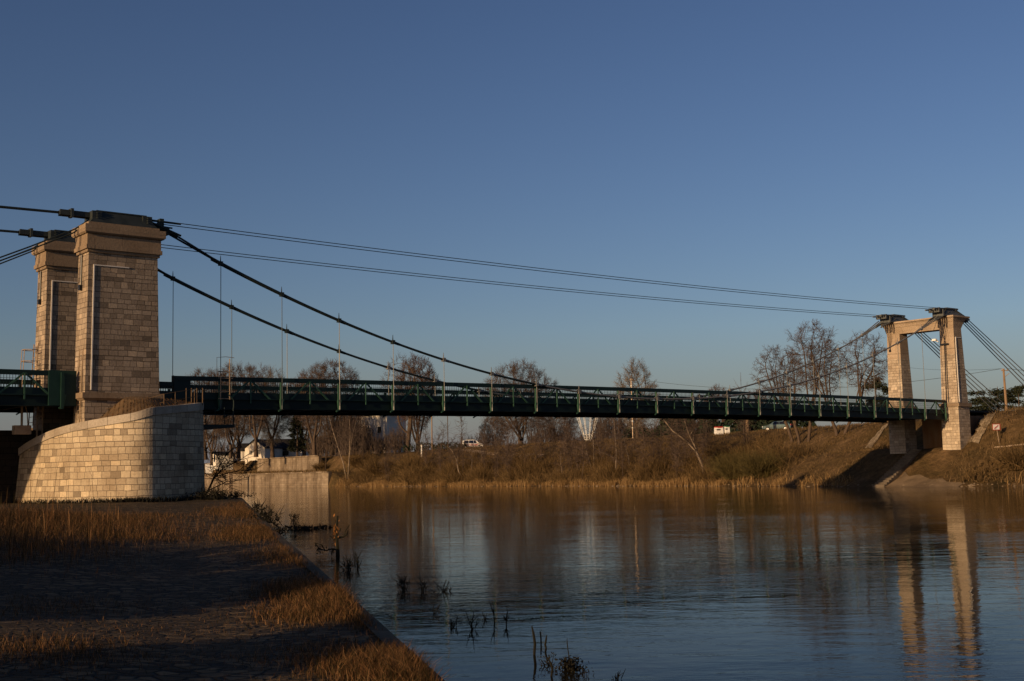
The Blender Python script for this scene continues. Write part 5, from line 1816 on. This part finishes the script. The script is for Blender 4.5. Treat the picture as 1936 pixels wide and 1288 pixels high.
# river sign on the right bank
p = on_bank(1890, 842)
t = thing('river_sign', p, 'red and white rectangular river sign on a thin post on the right bank', 'sign')
k = p[1] / F_PX
mb = MB(); mb.tube([(p[0], p[1], p[2] - .2), (p[0] - .2, p[1], p[2] + 1.6)], .04, 5); mb.build('post', M['rusty'], t)
mb = MB(); mb.box((p[0] - .22, p[1] - .06, p[2] + 1.65), (.9, .05, .62), .35); pn = mb.build('panel', M['red'], t)
mb = MB(); mb.box((p[0] - .27, p[1] - .1, p[2] + 1.65), (.76, .05, .5), .35); mb.build('white_field', M['white'], pn)
mb = MB(); mb.bar((p[0] - .5, p[1] - .24, p[2] + 1.5), (p[0] - .05, p[1] - .06, p[2] + 1.8), .04, .07); mb.build('red_bar', M['red'], pn)

# stairs, apron, revetment, path
mb = MB()
n = 17
for i in range(n):
    s0 = .2 + i * .42
    mb.bbox(73 + s0, 73 + s0 + .44, 3.3, 4.7, -.3, .34 + i * .215)
tag(mb.build('bank_stairs', M['stair']), 'stone stairs climbing from the water to the berm, in the deck shadow', 'stairs')
mb = MB()
A_ = [72.3, 74.0, 76.0]
v, f = [], []
bsx = np.linspace(-5.0, 3.0, 9)
for b_ in bsx:
    for s_ in np.linspace(-.6, 2.3 + .3 * b_ + .35 * math.sin(b_ * 2.3), 7):
        a_ = 73 + s_
        v.append(bp(a_, b_, zbank(a_, b_) + .06))
for i in range(8):
    for j in range(6):
        f.append((i * 7 + j, (i + 1) * 7 + j, (i + 1) * 7 + j + 1, i * 7 + j + 1))
tag(mesh_np('stone_apron', np.array(v), np.array(f), M['concrete']), kind='structure')
# pitched stone revetments beside the portal, lying on the slope
def slope_sheet(q, n, k, lift):
    B = MB()
    P_ = {}
    for i in range(n + 1):
        for j in range(k + 1):
            u_, w_ = i / n, j / k
            px = (q[0][0] * (1 - w_) + q[1][0] * w_) * (1 - u_) + (q[3][0] * (1 - w_) + q[2][0] * w_) * u_
            py = (q[0][1] * (1 - w_) + q[1][1] * w_) * (1 - u_) + (q[3][1] * (1 - w_) + q[2][1] * w_) * u_
            p = on_bank(px, py)
            P_[i, j] = (p[0] - DX * lift * .4, p[1] - DY * lift * .4, p[2] + lift + .03 * R.uniform(-1, 1))
    for i in range(n):
        for j in range(k):
            B.quad([P_[i, j], P_[i, j + 1], P_[i + 1, j + 1], P_[i + 1, j]])
    return B


tag(slope_sheet([(1812, 840), (1851, 841), (1886, 779), (1849, 780)], 10, 6, .10).build('stone_revetment', M['revet']), 'sloping pitched stone revetment beside the right foot of the far portal', 'revetment')
tag(slope_sheet([(1636, 850), (1648, 850), (1680, 806), (1673, 806)], 8, 2, .14).build('stone_revetment', M['revet']), 'narrow stone edging on the slope left of the rear portal leg', 'revetment')
mb = MB()
pp = [on_bank(x, y) for x, y in ((822, 849.5), (840, 849.5), (856, 850), (888, 853), (910, 856.5), (932, 859), (955, 861), (990, 862.5), (1023, 863.5))]
for p, q in zip(pp[:-1], pp[1:]):
    def off(c, k):
        x, y = c[0] - DX * k, c[1] - DY * k
        return (x, y, zbank(*to_ab(x, y)) + .09)
    mb.quad([off(p, .75), off(q, .75), off(q, -.75), off(p, -.75)])
tag(mb.build('gravel_path', M['path']), kind='structure')
mb = MB()
bl = np.linspace(-60, -4.6, 40)
for b0, b1 in zip(bl[:-1], bl[1:]):
    P_ = []
    for b_, s_ in ((b0, 6.95), (b1, 6.95), (b1, 7.12), (b0, 7.12)):
        a_ = float(np.interp(b_, SB, SA)) + s_
        P_.append(bp(a_, b_, zbank(a_, b_) + .05))
    mb.quad(P_)
tag(mb.build('berm_path', M['path']), kind='structure')

# ------------------------------------------------------------------ stuff: brush, reeds, grass
def blades(name, roots, h, w, mm, lean=.35, seed=1, kind='stuff', two=True, wind=(0, 0)):
    rng = np.random.default_rng(seed)
    roots = np.asarray(roots, float)
    n = len(roots)
    h = np.asarray(h) * np.ones(n)
    ang = rng.uniform(0, 6.283, n)
    sidev = np.stack([np.cos(ang), np.sin(ang), np.zeros(n)], 1) * (w * rng.uniform(.6, 1.3, n))[:, None]
    ld = rng.normal(0, 1, (n, 2)) * lean + np.array(wind)
    mid = roots + np.stack([ld[:, 0] * h * .3, ld[:, 1] * h * .3, h * .55], 1)
    tip = roots + np.stack([ld[:, 0] * h, ld[:, 1] * h, h * rng.uniform(.75, 1, n)], 1)
    V = np.stack([roots - sidev, roots + sidev, mid + sidev * .7, mid - sidev * .7, tip], 1).reshape(-1, 3)
    b = np.arange(n)[:, None] * 5
    F = np.concatenate([b + np.array([0, 1, 2]), b + np.array([0, 2, 3]), b + np.array([3, 2, 4])], 0)
    o = mesh_np(name, V, F, M[mm])
    return tag(o, kind=kind)


# scrub on the bank
rng = np.random.default_rng(5)
Ps, Qs, R0 = [], [], []
def brush_density(b, s):
    d = 0
    if 33 < b < 128 and .8 < s < 15:
        d = 1 if s < 8 else (.55 if s < 11 else .25)
        if 96 < b < 128:
            d *= 1.3
    if 18 < b <= 33 and 2 < s < 12:
        d = .35
    if 128 <= b < 141 and 1 < s < 8:
        d = .5
    if 9 < b < 21 and s < 9:
        d = 0
    if b < -4.5 and (.8 < s < 6.6 or s > 8.5):
        d = .8
    if 9 < b <= 33 and (8 < s < 14):
        d = .4
    return d
cnt = 0
while cnt < 6200:
    b = rng.uniform(-36, 141); s = rng.uniform(.6, 15)
    cl = .5 + .5 * math.sin(b * .55 + 2 * math.sin(b * .13)) * math.cos(s * .45 + b * .1)
    if rng.uniform() > brush_density(b, s) * (.06 + .94 * cl ** 1.6):
        continue
    base = np.array(bank_point(s, b))
    H = (.7 + 2.9 * cl) * rng.uniform(.5, 1.25)
    if s > 10:
        H *= .6
    if b < 9 or (b < 33 and s > 8):
        H *= .3
    for _ in range(3):
        d = rng.normal(0, .38, 3) + (0, 0, 1)
        d /= np.linalg.norm(d)
        e = base + d * H * .55
        Ps.append(base); Qs.append(e); R0.append(.024)
        for _ in range(3):
            d2 = d + rng.normal(0, .45, 3); d2 /= np.linalg.norm(d2)
            L = H * rng.uniform(.25, .6)
            st_ = base + d * H * rng.uniform(.15, .55)
            Ps.append(st_); Qs.append(st_ + d2 * L); R0.append(.016)
    cnt += 1
vv, ff = segs_mesh(Ps, Qs, np.array(R0), np.array(R0) * .5, 3)
tag(mesh_np('riverside_scrub', vv, ff, M['brush']), kind='stuff')
# distinct bushes standing out of the scrub
def bush(seed, Rr, H, label, mm='brush', n=420):
    rng = np.random.default_rng(seed)
    t = thing('bare_bush', (0, 0, 0), label, 'bush', 'bushes on the far bank')
    P_, Q_ = [], []
    for i in range(n):
        a = rng.uniform(0, 6.283); r = Rr * math.sqrt(rng.uniform()) * .35
        b0 = np.array([r * math.cos(a), r * math.sin(a), -.1])
        d = np.array([math.cos(a) * rng.uniform(.2, .9), math.sin(a) * rng.uniform(.2, .9), rng.uniform(.6, 1.2)])
        d += rng.normal(0, .2, 3); d /= np.linalg.norm(d)
        L = H * rng.uniform(.5, 1.0)
        m_ = b0 + d * L * .6
        P_ += [b0, m_, m_, b0 + d * L * .4]
        for q in range(3):
            dd = d + rng.normal(0, .5, 3)
            Q_.append(None)
        Q_ = Q_[:-3]
        e = [d + rng.normal(0, .45, 3) for _ in range(3)]
        Q_ += [m_, m_ + e[0] * L * .4, m_ + e[1] * L * .35, b0 + d * L * .4 + e[2] * L * .4]
    vv, ff = segs_mesh(P_, Q_, np.full(len(P_), .022), np.full(len(P_), .01), 3)
    mesh_np('branches', vv, ff, M[mm], t)
    return t
M['olive'] = varied('olive_bush', [(.3, (.07, .055, .02)), (.7, (.13, .10, .035))], .5, .95)
for i, (px, py, Rr, H, mm, lab) in enumerate(((1395, 905, 4.2, 3.6, 'olive', 'large rounded olive bush left of the deck shadow'), (1440, 903, 3.8, 3.4, 'olive', 'rounded olive bush touching the left edge of the deck shadow'), (1350, 880, 2.2, 2.2, 'brush', 'dark brown bush right of the leaning pale tree'), (1410, 862, 1.6, 1.6, 'brush', 'small dark scraggly bush high on the slope under the wooden post'), (720, 900, 4.5, 4.4, 'brush', 'big dark brown bush at the water below the tall building'), (785, 900, 4.5, 4.2, 'brush', 'big dark brown bush at the water right of the tall building'), (680, 885, 3.2, 3.2, 'brush', 'brown bush right of the twin-stemmed tree'), (1385, 866, 1.5, 1.5, 'brush', 'low scraggly bush on the upper slope under the white bin'), (1930, 890, 3.2, 2.4, 'brush', 'brown thorny bush at the right edge of the bank'), (545, 889, 2.2, 2.4, 'brush', 'bare brown bush against the foot of the upper quay wall'))):
    p = on_bank(px, py) if px > 640 else bp(float(np.interp(160, SB, SA)) + 6.5, 160, 3.2)
    t = bush(300 + i, Rr, H, lab, mm, 520 if Rr > 3 else 260)
    place(t, p)

# reeds and pale grass along the waterline, tussocks on the slope
rng = np.random.default_rng(9)
rt, hh = [], []
while len(rt) < 17000:
    b = rng.uniform(-45, 141); s = abs(rng.normal(.5, 1.0)) + .05
    if .5 + .5 * math.sin(b * .9 + math.sin(b * .37) * 3) < rng.uniform() or -5.5 < b < 9 or (9 <= b < 20 and rng.uniform() < .75):
        continue
    rt.append(bank_point(s, b)); hh.append(rng.uniform(.3, .8) * (1 + .9 * max(0, math.sin(b * .5 + 1))))
blades('shore_reeds', rt, np.array(hh), .022, 'reed', .42, 3)
rt, hh = [], []
while len(rt) < 70000:
    b = rng.uniform(-40, 138); s = rng.uniform(1.0, 24)
    if -1.5 < b < 8.5 and s > 1:
        continue
    if vnoise(b * 1.7, s * 2.1) + rng.normal(0, .5) < -.2:
        continue
    rt.append(bank_point(s, b)); hh.append(rng.uniform(.12, .42) * (1.7 if b < -2 else 1))
M['bankgrass'] = island('bank_tussock', [(0, (.06, .045, .018)), (.5, (.115, .072, .032)), (1, (.2, .135, .07))])
blades('bank_tussocks', rt, np.array(hh), .02, 'bankgrass', .6, 4)
# weeds on the terrace between the two quay walls
rt, hh = [], []
rng = np.random.default_rng(33)
for _ in range(4200):
    b = rng.uniform(144.5, 200)
    a_ = float(np.interp(b, SB, SA)) + 1.3 + 5.5 * rng.uniform()
    if math.sin(b * 1.1) + rng.normal(0, .8) < -.4:
        continue
    rt.append(bp(a_, b, 2.9)); hh.append(rng.uniform(.4, 1.1))
blades('terrace_weeds', rt, np.array(hh), .04, 'brush', .4, 14)
# shoreline stones
rng = np.random.default_rng(10)
mb = MB()
for _ in range(520):
    b = rng.uniform(-45, 140); s = rng.uniform(-.2, .8)
    p = bank_point(s, b)
    r_ = rng.uniform(.04, .15)
    mb.sphere((p[0], p[1], p[2]), r_, 6, 4, 0, (rng.uniform(.8, 1.6), rng.uniform(.8, 1.4), .6))
M['pebble'] = varied('shore_stone', [(.3, (.12, .09, .06)), (.7, (.27, .205, .14))], .4, .9)
tag(mb.build('shore_stones', M['pebble']), kind='stuff')

# far woods beyond the levee, reading as one hazy mass
rng = np.random.default_rng(12)
Ps, Qs, R0 = [], [], []
for (n_, x0, x1, Y0, Y1, h0, h1) in ((700, 360, 1500, 330, 520, 4, 9), (330, 585, 700, 268, 300, 7, 13), (160, 640, 770, 258, 272, 5, 10), (300, 1125, 1300, 236, 275, 6, 10), (160, 1000, 1130, 250, 290, 4, 7), (150, 820, 1000, 262, 300, 2.5, 5), (140, 400, 520, 345, 380, 5, 8)):
    for _ in range(n_):
        Y = rng.uniform(Y0, Y1)
        px = rng.uniform(x0, x1)
        x = at(px, 850, Y)[0]
        H = rng.uniform(h0, h1) * (.75 + .25 * math.sin(px * .05))
        base = np.array([x, Y, 6.6])
        Ps.append(base); Qs.append(base + np.array([rng.normal(0, .6), 0, H * .9])); R0.append(.075)
        for q in range(10):
            d = rng.normal(0, .42, 3) + (0, 0, .9); d /= np.linalg.norm(d)
            st_ = base + np.array([rng.normal(0, .7), rng.normal(0, .7), H * rng.uniform(0.1, .7)])
            Ps.append(st_); Qs.append(st_ + d * H * rng.uniform(.15, .35)); R0.append(.05)
vv, ff = segs_mesh(Ps, Qs, np.array(R0), np.array(R0) * .35, 3)
tag(mesh_np('distant_woods', vv, ff, M['woods']), kind='stuff')

# foreground grass on the quay
rng = np.random.default_rng(20)
rt, hh = [], []
def on_quay(px, py):
    r = ray(px, py)
    t = 6.0
    while t < 75 and r[2] * t + EYE > quay_z(r[0] * t, t):
        t += .1
    return (r[0] * t, t)


def patch(n, cx_, cy_, rx, ry, h0, h1, rot=0.0):
    k = 0
    n = int(n * 1.5)
    while k < n:
        u_, w_ = rng.normal(0, .5, 2)
        x = cx_ + u_ * rx * math.cos(rot) - w_ * ry * math.sin(rot)
        y = cy_ + u_ * rx * math.sin(rot) + w_ * ry * math.cos(rot)
        if x > edge_x(y) - .14:
            continue
        rt.append((x, y, quay_z(x, y) - .02)); hh.append(h0 + (h1 - h0) * rng.uniform() ** 1.6 * math.exp(-.5 * (u_ * u_ + w_ * w_)))
        k += 1


for px, py, n, rx, ry, h0, h1 in ((40, 985, 6000, 4.5, 8, .2, .6), (140, 1000, 5000, 3.6, 7, .2, .6), (20, 1040, 3000, 3.2, 6, .2, .5), (225, 985, 1600, 2.6, 6, .1, .28), (300, 978, 700, 2.2, 3, .06, .2), (290, 1012, 900, 2.2, 3, .08, .25),
                                    (445, 970, 2600, 1.5, 7, .12, .34), (468, 1012, 2600, 1.2, 4, .14, .36), (265, 978, 900, 3, 3, .08, .26), (275, 1018, 900, 2.4, 2.4, .08, .26), (430, 1000, 500, 1.2, 4, .06, .16),
                                    (525, 1055, 900, .9, 3, .08, .25), (590, 1125, 2600, 1.0, 2.4, .12, .36), (655, 1145, 2800, .7, 2.2, .14, .4), (575, 1165, 1600, .9, 1.6, .08, .28), (500, 1135, 350, 1.2, 1.6, .05, .14), (740, 1268, 3200, .75, 1.2, .12, .38), (690, 1260, 1600, .8, 1.1, .08, .28), (620, 1230, 500, .9, 1.2, .06, .2), (780, 1288, 2200, .55, 1.0, .12, .38),
                                    (80, 1150, 1500, 2.6, 2.4, .05, .18), (150, 1250, 900, 1.6, 1.2, .04, .14), (280, 1190, 400, 1.6, 1.6, .02, .08), (60, 1230, 1200, 1.5, 1.2, .06, .25), (400, 1225, 350, 1.4, 1.2, .03, .1), (500, 1250, 500, 1.2, 1.2, .03, .12)):
    g = on_quay(px, py)
    patch(n, g[0], g[1], rx, ry, h0, h1, .28)
for _ in range(9000):
    y = 12 + 52 * rng.uniform() ** 1.3
    x = edge_x(y) - .14 - abs(rng.normal(0, .22)) * (.4 + y / 30)
    if math.sin(y * 1.7) + math.sin(y * .63 + 1) + rng.normal(0, .5) < .1:
        continue
    rt.append((x, y, quay_z(x, y) - .01)); hh.append(rng.uniform(.05, .26))
for _ in range(26000):
    y = 12 + 54 * rng.uniform() ** 1.2
    x = edge_x(y) - rng.uniform(0, 1) ** .8 * (6 + y * .32)
    if vnoise(x * 2.1, y * 1.5) + .7 * vnoise(x * 5.3 + 2, y * 3.1) + rng.normal(0, .25) < .35:
        continue
    rt.append((x, y, quay_z(x, y) - .01)); hh.append(rng.uniform(.02, .13))
blades('dry_quay_grass', rt, np.array(hh), .004, 'drygrass', .42, 6)
# tall dead weed stalks in front of the pier
rt, hh = [], []
for _ in range(170):
    px, py = rng.uniform(0, 230), rng.uniform(955, 1060)
    g = on_quay(px, py)
    rt.append((g[0], g[1], quay_z(g[0], g[1]))); hh.append(rng.uniform(.4, 1.2))
for px in (100, 107, 62, 178, 130, 58):
    g = on_quay(px, 965)
    rt.append((g[0], g[1], quay_z(g[0], g[1]))); hh.append(rng.uniform(2.2, 3.2))
blades('dead_stalks', rt, np.array(hh), .011, 'drygrass', .12, 8)
# grass along the foot of the pier
rt, hh = [], []
for p in poly[10:46]:
    for _ in range(45):
        x, y = p[0] + rng.normal(0, .25), p[1] - abs(rng.normal(.1, .25))
        rt.append((x, y, quay_z(x, y))); hh.append(rng.uniform(.1, .4))
blades('pier_foot_weeds', rt, np.array(hh), .02, 'weed', .4, 9)
# dry grass on the pier's earth mound
rt, hh = [], []
for p in poly[14:48]:
    for _ in range(70):
        k = rng.uniform(.9, 3.2)
        x, y = ins(p, k)
        rt.append((x, y, fill_z(p, k))); hh.append(rng.uniform(.04, .14))
blades('pier_top_grass', rt, np.array(hh), .012, 'drygrass', .5, 10)

# ------------------------------------------------------------------ plants standing in the water, quay brambles
def twiggy(name, loc, seed, H, n, spread, label, mm='weed', cat='plant', leaf=None, group=None, r=.012):
    rng = np.random.default_rng(seed)
    t = thing(name, loc, label, cat, group)
    P_, Q_ = [], []
    for i in range(n):
        d = rng.normal(0, spread, 3) + (0, 0, 1); d /= np.linalg.norm(d)
        L = H * rng.uniform(.35, 1)
        b0 = np.array([rng.normal(0, spread * H * .3), rng.normal(0, spread * H * .3), -.08])
        e = b0 + d * L * .6
        d2 = d + rng.normal(0, .35, 3); e2 = e + d2 * L * .45
        d3 = d + rng.normal(0, .7, 3); e3 = e + d3 * L * .3
        P_ += [b0, e, e]; Q_ += [e, e2, e3]
    vv, ff = segs_mesh(P_, Q_, np.full(len(P_), r), np.full(len(P_), r * .45), 4)
    mesh_np('stems', vv, ff, M[mm], t)
    if leaf:
        nl, lm, z0, z1, rr, ls = leaf
        c = np.stack([rng.normal(0, rr, nl), rng.normal(0, rr, nl), rng.uniform(z0, z1, nl)], 1)
        d1 = rng.normal(0, 1, (nl, 3)); d1 /= np.linalg.norm(d1, axis=1, keepdims=True)
        d2 = np.cross(d1, rng.normal(0, 1, (nl, 3))); d2 /= np.linalg.norm(d2, axis=1, keepdims=True) + 1e-6
        s_ = ls * rng.uniform(.6, 1.2, (nl, 1))
        V = np.stack([c - d1 * s_ * .4, c + d2 * s_ * .3, c + d1 * s_, c - d2 * s_ * .3], 1).reshape(-1, 4, 3).reshape(-1, 3)
        mesh_np('leaves', V, np.arange(len(V)).reshape(-1, 4), M[lm], t)
    return t


def wat(px, py):
    return atz(px, py, WATER)


WG = 'dead plants standing in the shallow water'
g = wat(639, 1052)
t = thing('flooded_shrub', g, 'dark flooded shrub with orange dead leaves at its top, nearest the quay edge', 'plant', WG)
k = g[1] / F_PX
mb = MB()
for pts, r in (([(0, 2), (0, -15), (-1, -30), (-3, -48), (-1, -62), (0, -75)], .045), ([(-1, -28), (-9, -33), (-15, -38)], .022), ([(0, -34), (10, -36), (17, -40), (19, -47)], .024), ([(11, -36), (14, -46), (22, -58)], .015), ([(-2, -12), (-12, -14), (-22, -11), (-34, -14), (-42, -24)], .018), ([(-10, -14), (-12, -4)], .014), ([(-24, -12), (-30, -22), (-44, -26)], .014), ([(4, -46), (6, -52)], .02)):
    mb.tube([(g[0] + x * k, g[1] + R.uniform(-.05, .05), g[2] - z * k) for x, z in pts], [r * 1.5 * (1 - .6 * i / len(pts)) for i in range(len(pts))], 5)
mb.build('stems', M['weed'], t)
rngl = np.random.default_rng(41)
def leafcloud(c, n, sx, sz, ls):
    cc = c + np.stack([rngl.normal(0, sx, n), rngl.normal(0, sx, n), rngl.normal(0, sz, n)], 1)
    d1 = rngl.normal(0, .5, (n, 3)) + (0, 0, 1); d1 /= np.linalg.norm(d1, axis=1, keepdims=True)
    d2 = np.cross(d1, rngl.normal(0, 1, (n, 3))); d2 /= np.linalg.norm(d2, axis=1, keepdims=True)
    s_ = ls * rngl.uniform(.6, 1.2, (n, 1))
    return np.stack([cc - d1 * s_, cc + d2 * s_ * .35, cc + d1 * s_, cc - d2 * s_ * .35], 1).reshape(-1, 3)
V = np.concatenate([leafcloud(np.array([g[0] - 3.5 * k, g[1], g[2] + 44 * k]), 70, 2.2 * k, 9 * k, .085), leafcloud(np.array([g[0] - 1 * k, g[1], g[2] + 60 * k]), 10, 1.2 * k, 6 * k, .05)])
mesh_np('dead_leaves', V - np.array(g), np.arange(len(V)).reshape(-1, 4), M['deadleaf'], t)
V = np.concatenate([leafcloud(np.array([g[0] + x * k, g[1], g[2] + z * k]), n_, sx * k, sz * k, .05) for x, z, n_, sx, sz in ((-36, 15, 40, 5, 5), (17, 40, 14, 3, 2), (-14, 13, 22, 5, 2), (-9, 6, 10, 2, 4))])
mesh_np('dark_leaves', V - np.array(g), np.arange(len(V)).reshape(-1, 4), M['weed'], t)
twiggy('driftwood_clump', wat(578, 1000), 201, .3, 60, .9, 'low dark clump of drift and twigs floating by the quay', leaf=(160, 'weed', -.02, .12, .6, .14), group=WG)
twiggy('flooded_weed', wat(556, 984), 202, .6, 10, .3, 'dark weed tuft with a tall stalk next to the drift clump', leaf=(50, 'weed', 0, .35, .14, .1), group=WG)
twiggy('flooded_weed', wat(658, 1078), 203, .45, 16, .35, 'thin weed tuft just right of and below the flooded shrub', group=WG, leaf=(20, 'weed', 0, .25, .12, .06))
twiggy('flooded_weed', wat(675, 1072), 204, .5, 7, .15, 'sparse reed stalks right of the flooded shrub', group=WG)
for i, (px, py, H, n, sp_, lab) in enumerate(((765, 1115, .42, 22, .3, 'left-hand cluster of thin reeds in the middle of the shallows'), (800, 1118, .45, 12, .15, 'upright thin reeds right of the left-hand cluster'), (822, 1160, .28, 5, .12, 'single dark stump of reed below the reed clusters'), (842, 1118, .3, 18, .4, 'right-hand tangled reed cluster in the middle of the shallows'), (855, 1185, .22, 9, .3, 'small tuft in front of the tangled reed cluster'), (893, 1190, .34, 8, .12, 'dark stub of stalks beside the lone pole-like reed'), (915, 1172, .2, 8, .3, 'faint little reed tuft between stub and tall reed'), (935, 1178, .42, 3, .06, 'lone curved reed stalk left of the tall reed'), (957, 1182, .42, 4, .05, 'tall straight dark reed standing alone'), (672, 1060, .4, 4, .08, 'pair of reed stalks near the flooded shrub'))):
    twiggy('flooded_weed', wat(px, py), 210 + i, H, n, sp_, lab, group=WG, r=.008)
def stick(px0, py0, pts, r, label):
    g = wat(px0, py0)
    k = g[1] / F_PX
    mb = MB(); mb.tube([(g[0] + x * k, g[1], g[2] - z * k) for x, z in pts], [r, r * 1.1, r, r * .5][:len(pts)], 5)
    tag(mb.build('flooded_stick', M['weed'], origin=g), label, 'stick', WG)
stick(1010, 1238, [(0, 3), (2, -20), (0, -36), (-3, -52)], .018, 'tallest crooked black stick in the near shallows')
stick(1023, 1217, [(0, 2), (0, -10), (-1, -22)], .011, 'thin stick right behind the tallest crooked one')
stick(1033, 1226, [(0, 2), (-2, -7), (0, -16), (1, -24)], .014, 'short bent stick between the tallest one and the dark bush')
stick(1042, 1279, [(0, 3), (3, -14), (0, -24), (-6, -34)], .014, 'bent stick with a tangle left of the dark bush')
twiggy('flooded_weed', wat(1036, 1258), 230, .16, 22, .5, 'small tangle of weed left of the dark bush', group=WG, leaf=(40, 'weed', .0, .15, .06, .035), r=.006)
twiggy('flooded_bush', wat(1078, 1266), 231, .2, 40, .42, 'round dark leafy bush standing in the near water', group=WG, leaf=(340, 'weed', -.02, .15, .085, .04), r=.006)
stick(1076, 1240, [(0, 3), (-2, -12), (-3, -24), (-3, -32)], .007, 'thin bare stalk rising from the dark bush')
twiggy('flooded_weed', wat(1107, 1278), 232, .14, 12, .5, 'tiny sprig right of the dark bush', group=WG, leaf=(20, 'weed', 0, .1, .04, .03), r=.005)
twiggy('flooded_weed', wat(1166, 1286), 233, .2, 9, .4, 'sprig at the bottom edge right of the bush', group=WG, r=.006)
# brambles along the quay edge and at its tip
QB = 'brambles along the quay edge'
for i, (px, py, H, n, lab, lf) in enumerate(((515, 985, .7, 40, 'dark bramble hanging on the quay edge above the drift clump', 260), (497, 968, .6, 30, 'dark bramble tuft on the quay edge nearer its far tip', 160), (545, 1005, .35, 16, 'small dark weed on the quay edge beside the flooded weed', 60), (410, 945, 1.0, 70, 'dark thicket at the far tip of the quay beside the pier', 500), (385, 945, .9, 50, 'dark weeds at the right foot of the pier', 300), (445, 940, .5, 40, 'low dark weeds at the far tip of the quay', 200))):
    g = on_quay(px, py)
    g = (edge_x(g[1]) + .1, g[1]) if px > 480 else g
    t = twiggy('bramble', (g[0], g[1], quay_z(g[0] - .2, g[1])), 240 + i, H, n, .5, lab, leaf=(lf, 'weed', -.4 if px > 480 else 0, H * .5, .28 if px > 480 else .6, .10), group=QB)
# bare leaning shrub at the right foot of the pier
g = atz(388, 940, 1.4)
t = sapling(250, [([(0, 0), (.5, 1.1), (1.1, 1.7), (2.2, 2.2)], .08), ([(.4, .9), (.9, 1.9), (1.3, 2.6)], .05), ([(.6, 1.2), (1.8, 1.5), (3.0, 1.55)], .04), ([(.2, .4), (1.3, .9), (2.6, 1.0)], .04)], 'dark bare shrub leaning over the water at the right foot of the pier', mats=('weed', 'weed'), twig_n=38, group='shrubs at the pier', name='leaning_shrub')
place(t, g)

# ------------------------------------------------------------------ evergreen shrubs behind and left of the camera, whose shade covers the near quay
SG = 'evergreen shrubs behind the quay'
sx, sy = math.cos(SUN_TRAVEL), math.sin(SUN_TRAVEL)
def leafy(seed, H, Rr, label):
    rng = np.random.default_rng(seed)
    t = thing('evergreen_shrub', (0, 0, 0), label, 'shrub', SG)
    n = int(H * Rr * 420)
    p = rng.normal(0, 1, (n, 3)); p /= np.linalg.norm(p, axis=1, keepdims=True)
    rr = rng.uniform(.2, 1, (n, 1)) ** .5
    c = p * rr * np.array([Rr, Rr, H * .52]) + np.array([0, 0, H * .5])
    c *= 1 + .1 * np.sin(c[:, [1, 2, 0]] * 2.2 + seed)
    d1 = rng.normal(0, 1, (n, 3)); d1 /= np.linalg.norm(d1, axis=1, keepdims=True)
    d2 = np.cross(d1, rng.normal(0, 1, (n, 3))); d2 /= np.linalg.norm(d2, axis=1, keepdims=True)
    s_ = rng.uniform(.08, .2, (n, 1))
    V = np.stack([c - d1 * s_, c + d2 * s_ * .6, c + d1 * s_, c - d2 * s_ * .6], 1).reshape(-1, 3)
    mesh_np('foliage', V, np.arange(len(V)).reshape(-1, 4), M['hedge'], t)
    mb = MB(); mb.tube([(0, 0, -.2), (0, 0, H * .7)], [.12, .04], 6); mb.build('stem', M['bark'], t)
    return t


lf0 = None
# u: position across the light, v: distance back from the camera along it, height
for i, (u_, back, s_) in enumerate(((4.5, 10, .9), (7.5, 10, 1.0), (13.7, 10, .95), (20.2, 10, 1.05), (23, 10, 1.12), (26, 10, 1.05), (29, 10, 1.1), (32, 10, 1.12), (35, 9, 1.08), (38, 8, 1.1), (41, 7, 1.1), (44, 5, 1.15), (21.5, 13, 1.15), (27.5, 13, 1.2), (33, 13, 1.15))):
    # across axis = right-hand side of the light direction
    x = -sx * back + sy * -u_
    y = -sy * back + sx * u_
    lab = 'dense evergreen shrub number %d of the row behind the photographer' % (i + 1)
    lab = 'dense dark evergreen shrub in the row behind the quay, out of view'
    if lf0 is None:
        lf0 = leafy(401, 5.6, 2.0, lab)
        place(lf0, (x, y, .3), 0, s_)
    else:
        dup(lf0, (x, y, .3), i * 1.3, s_, lab)
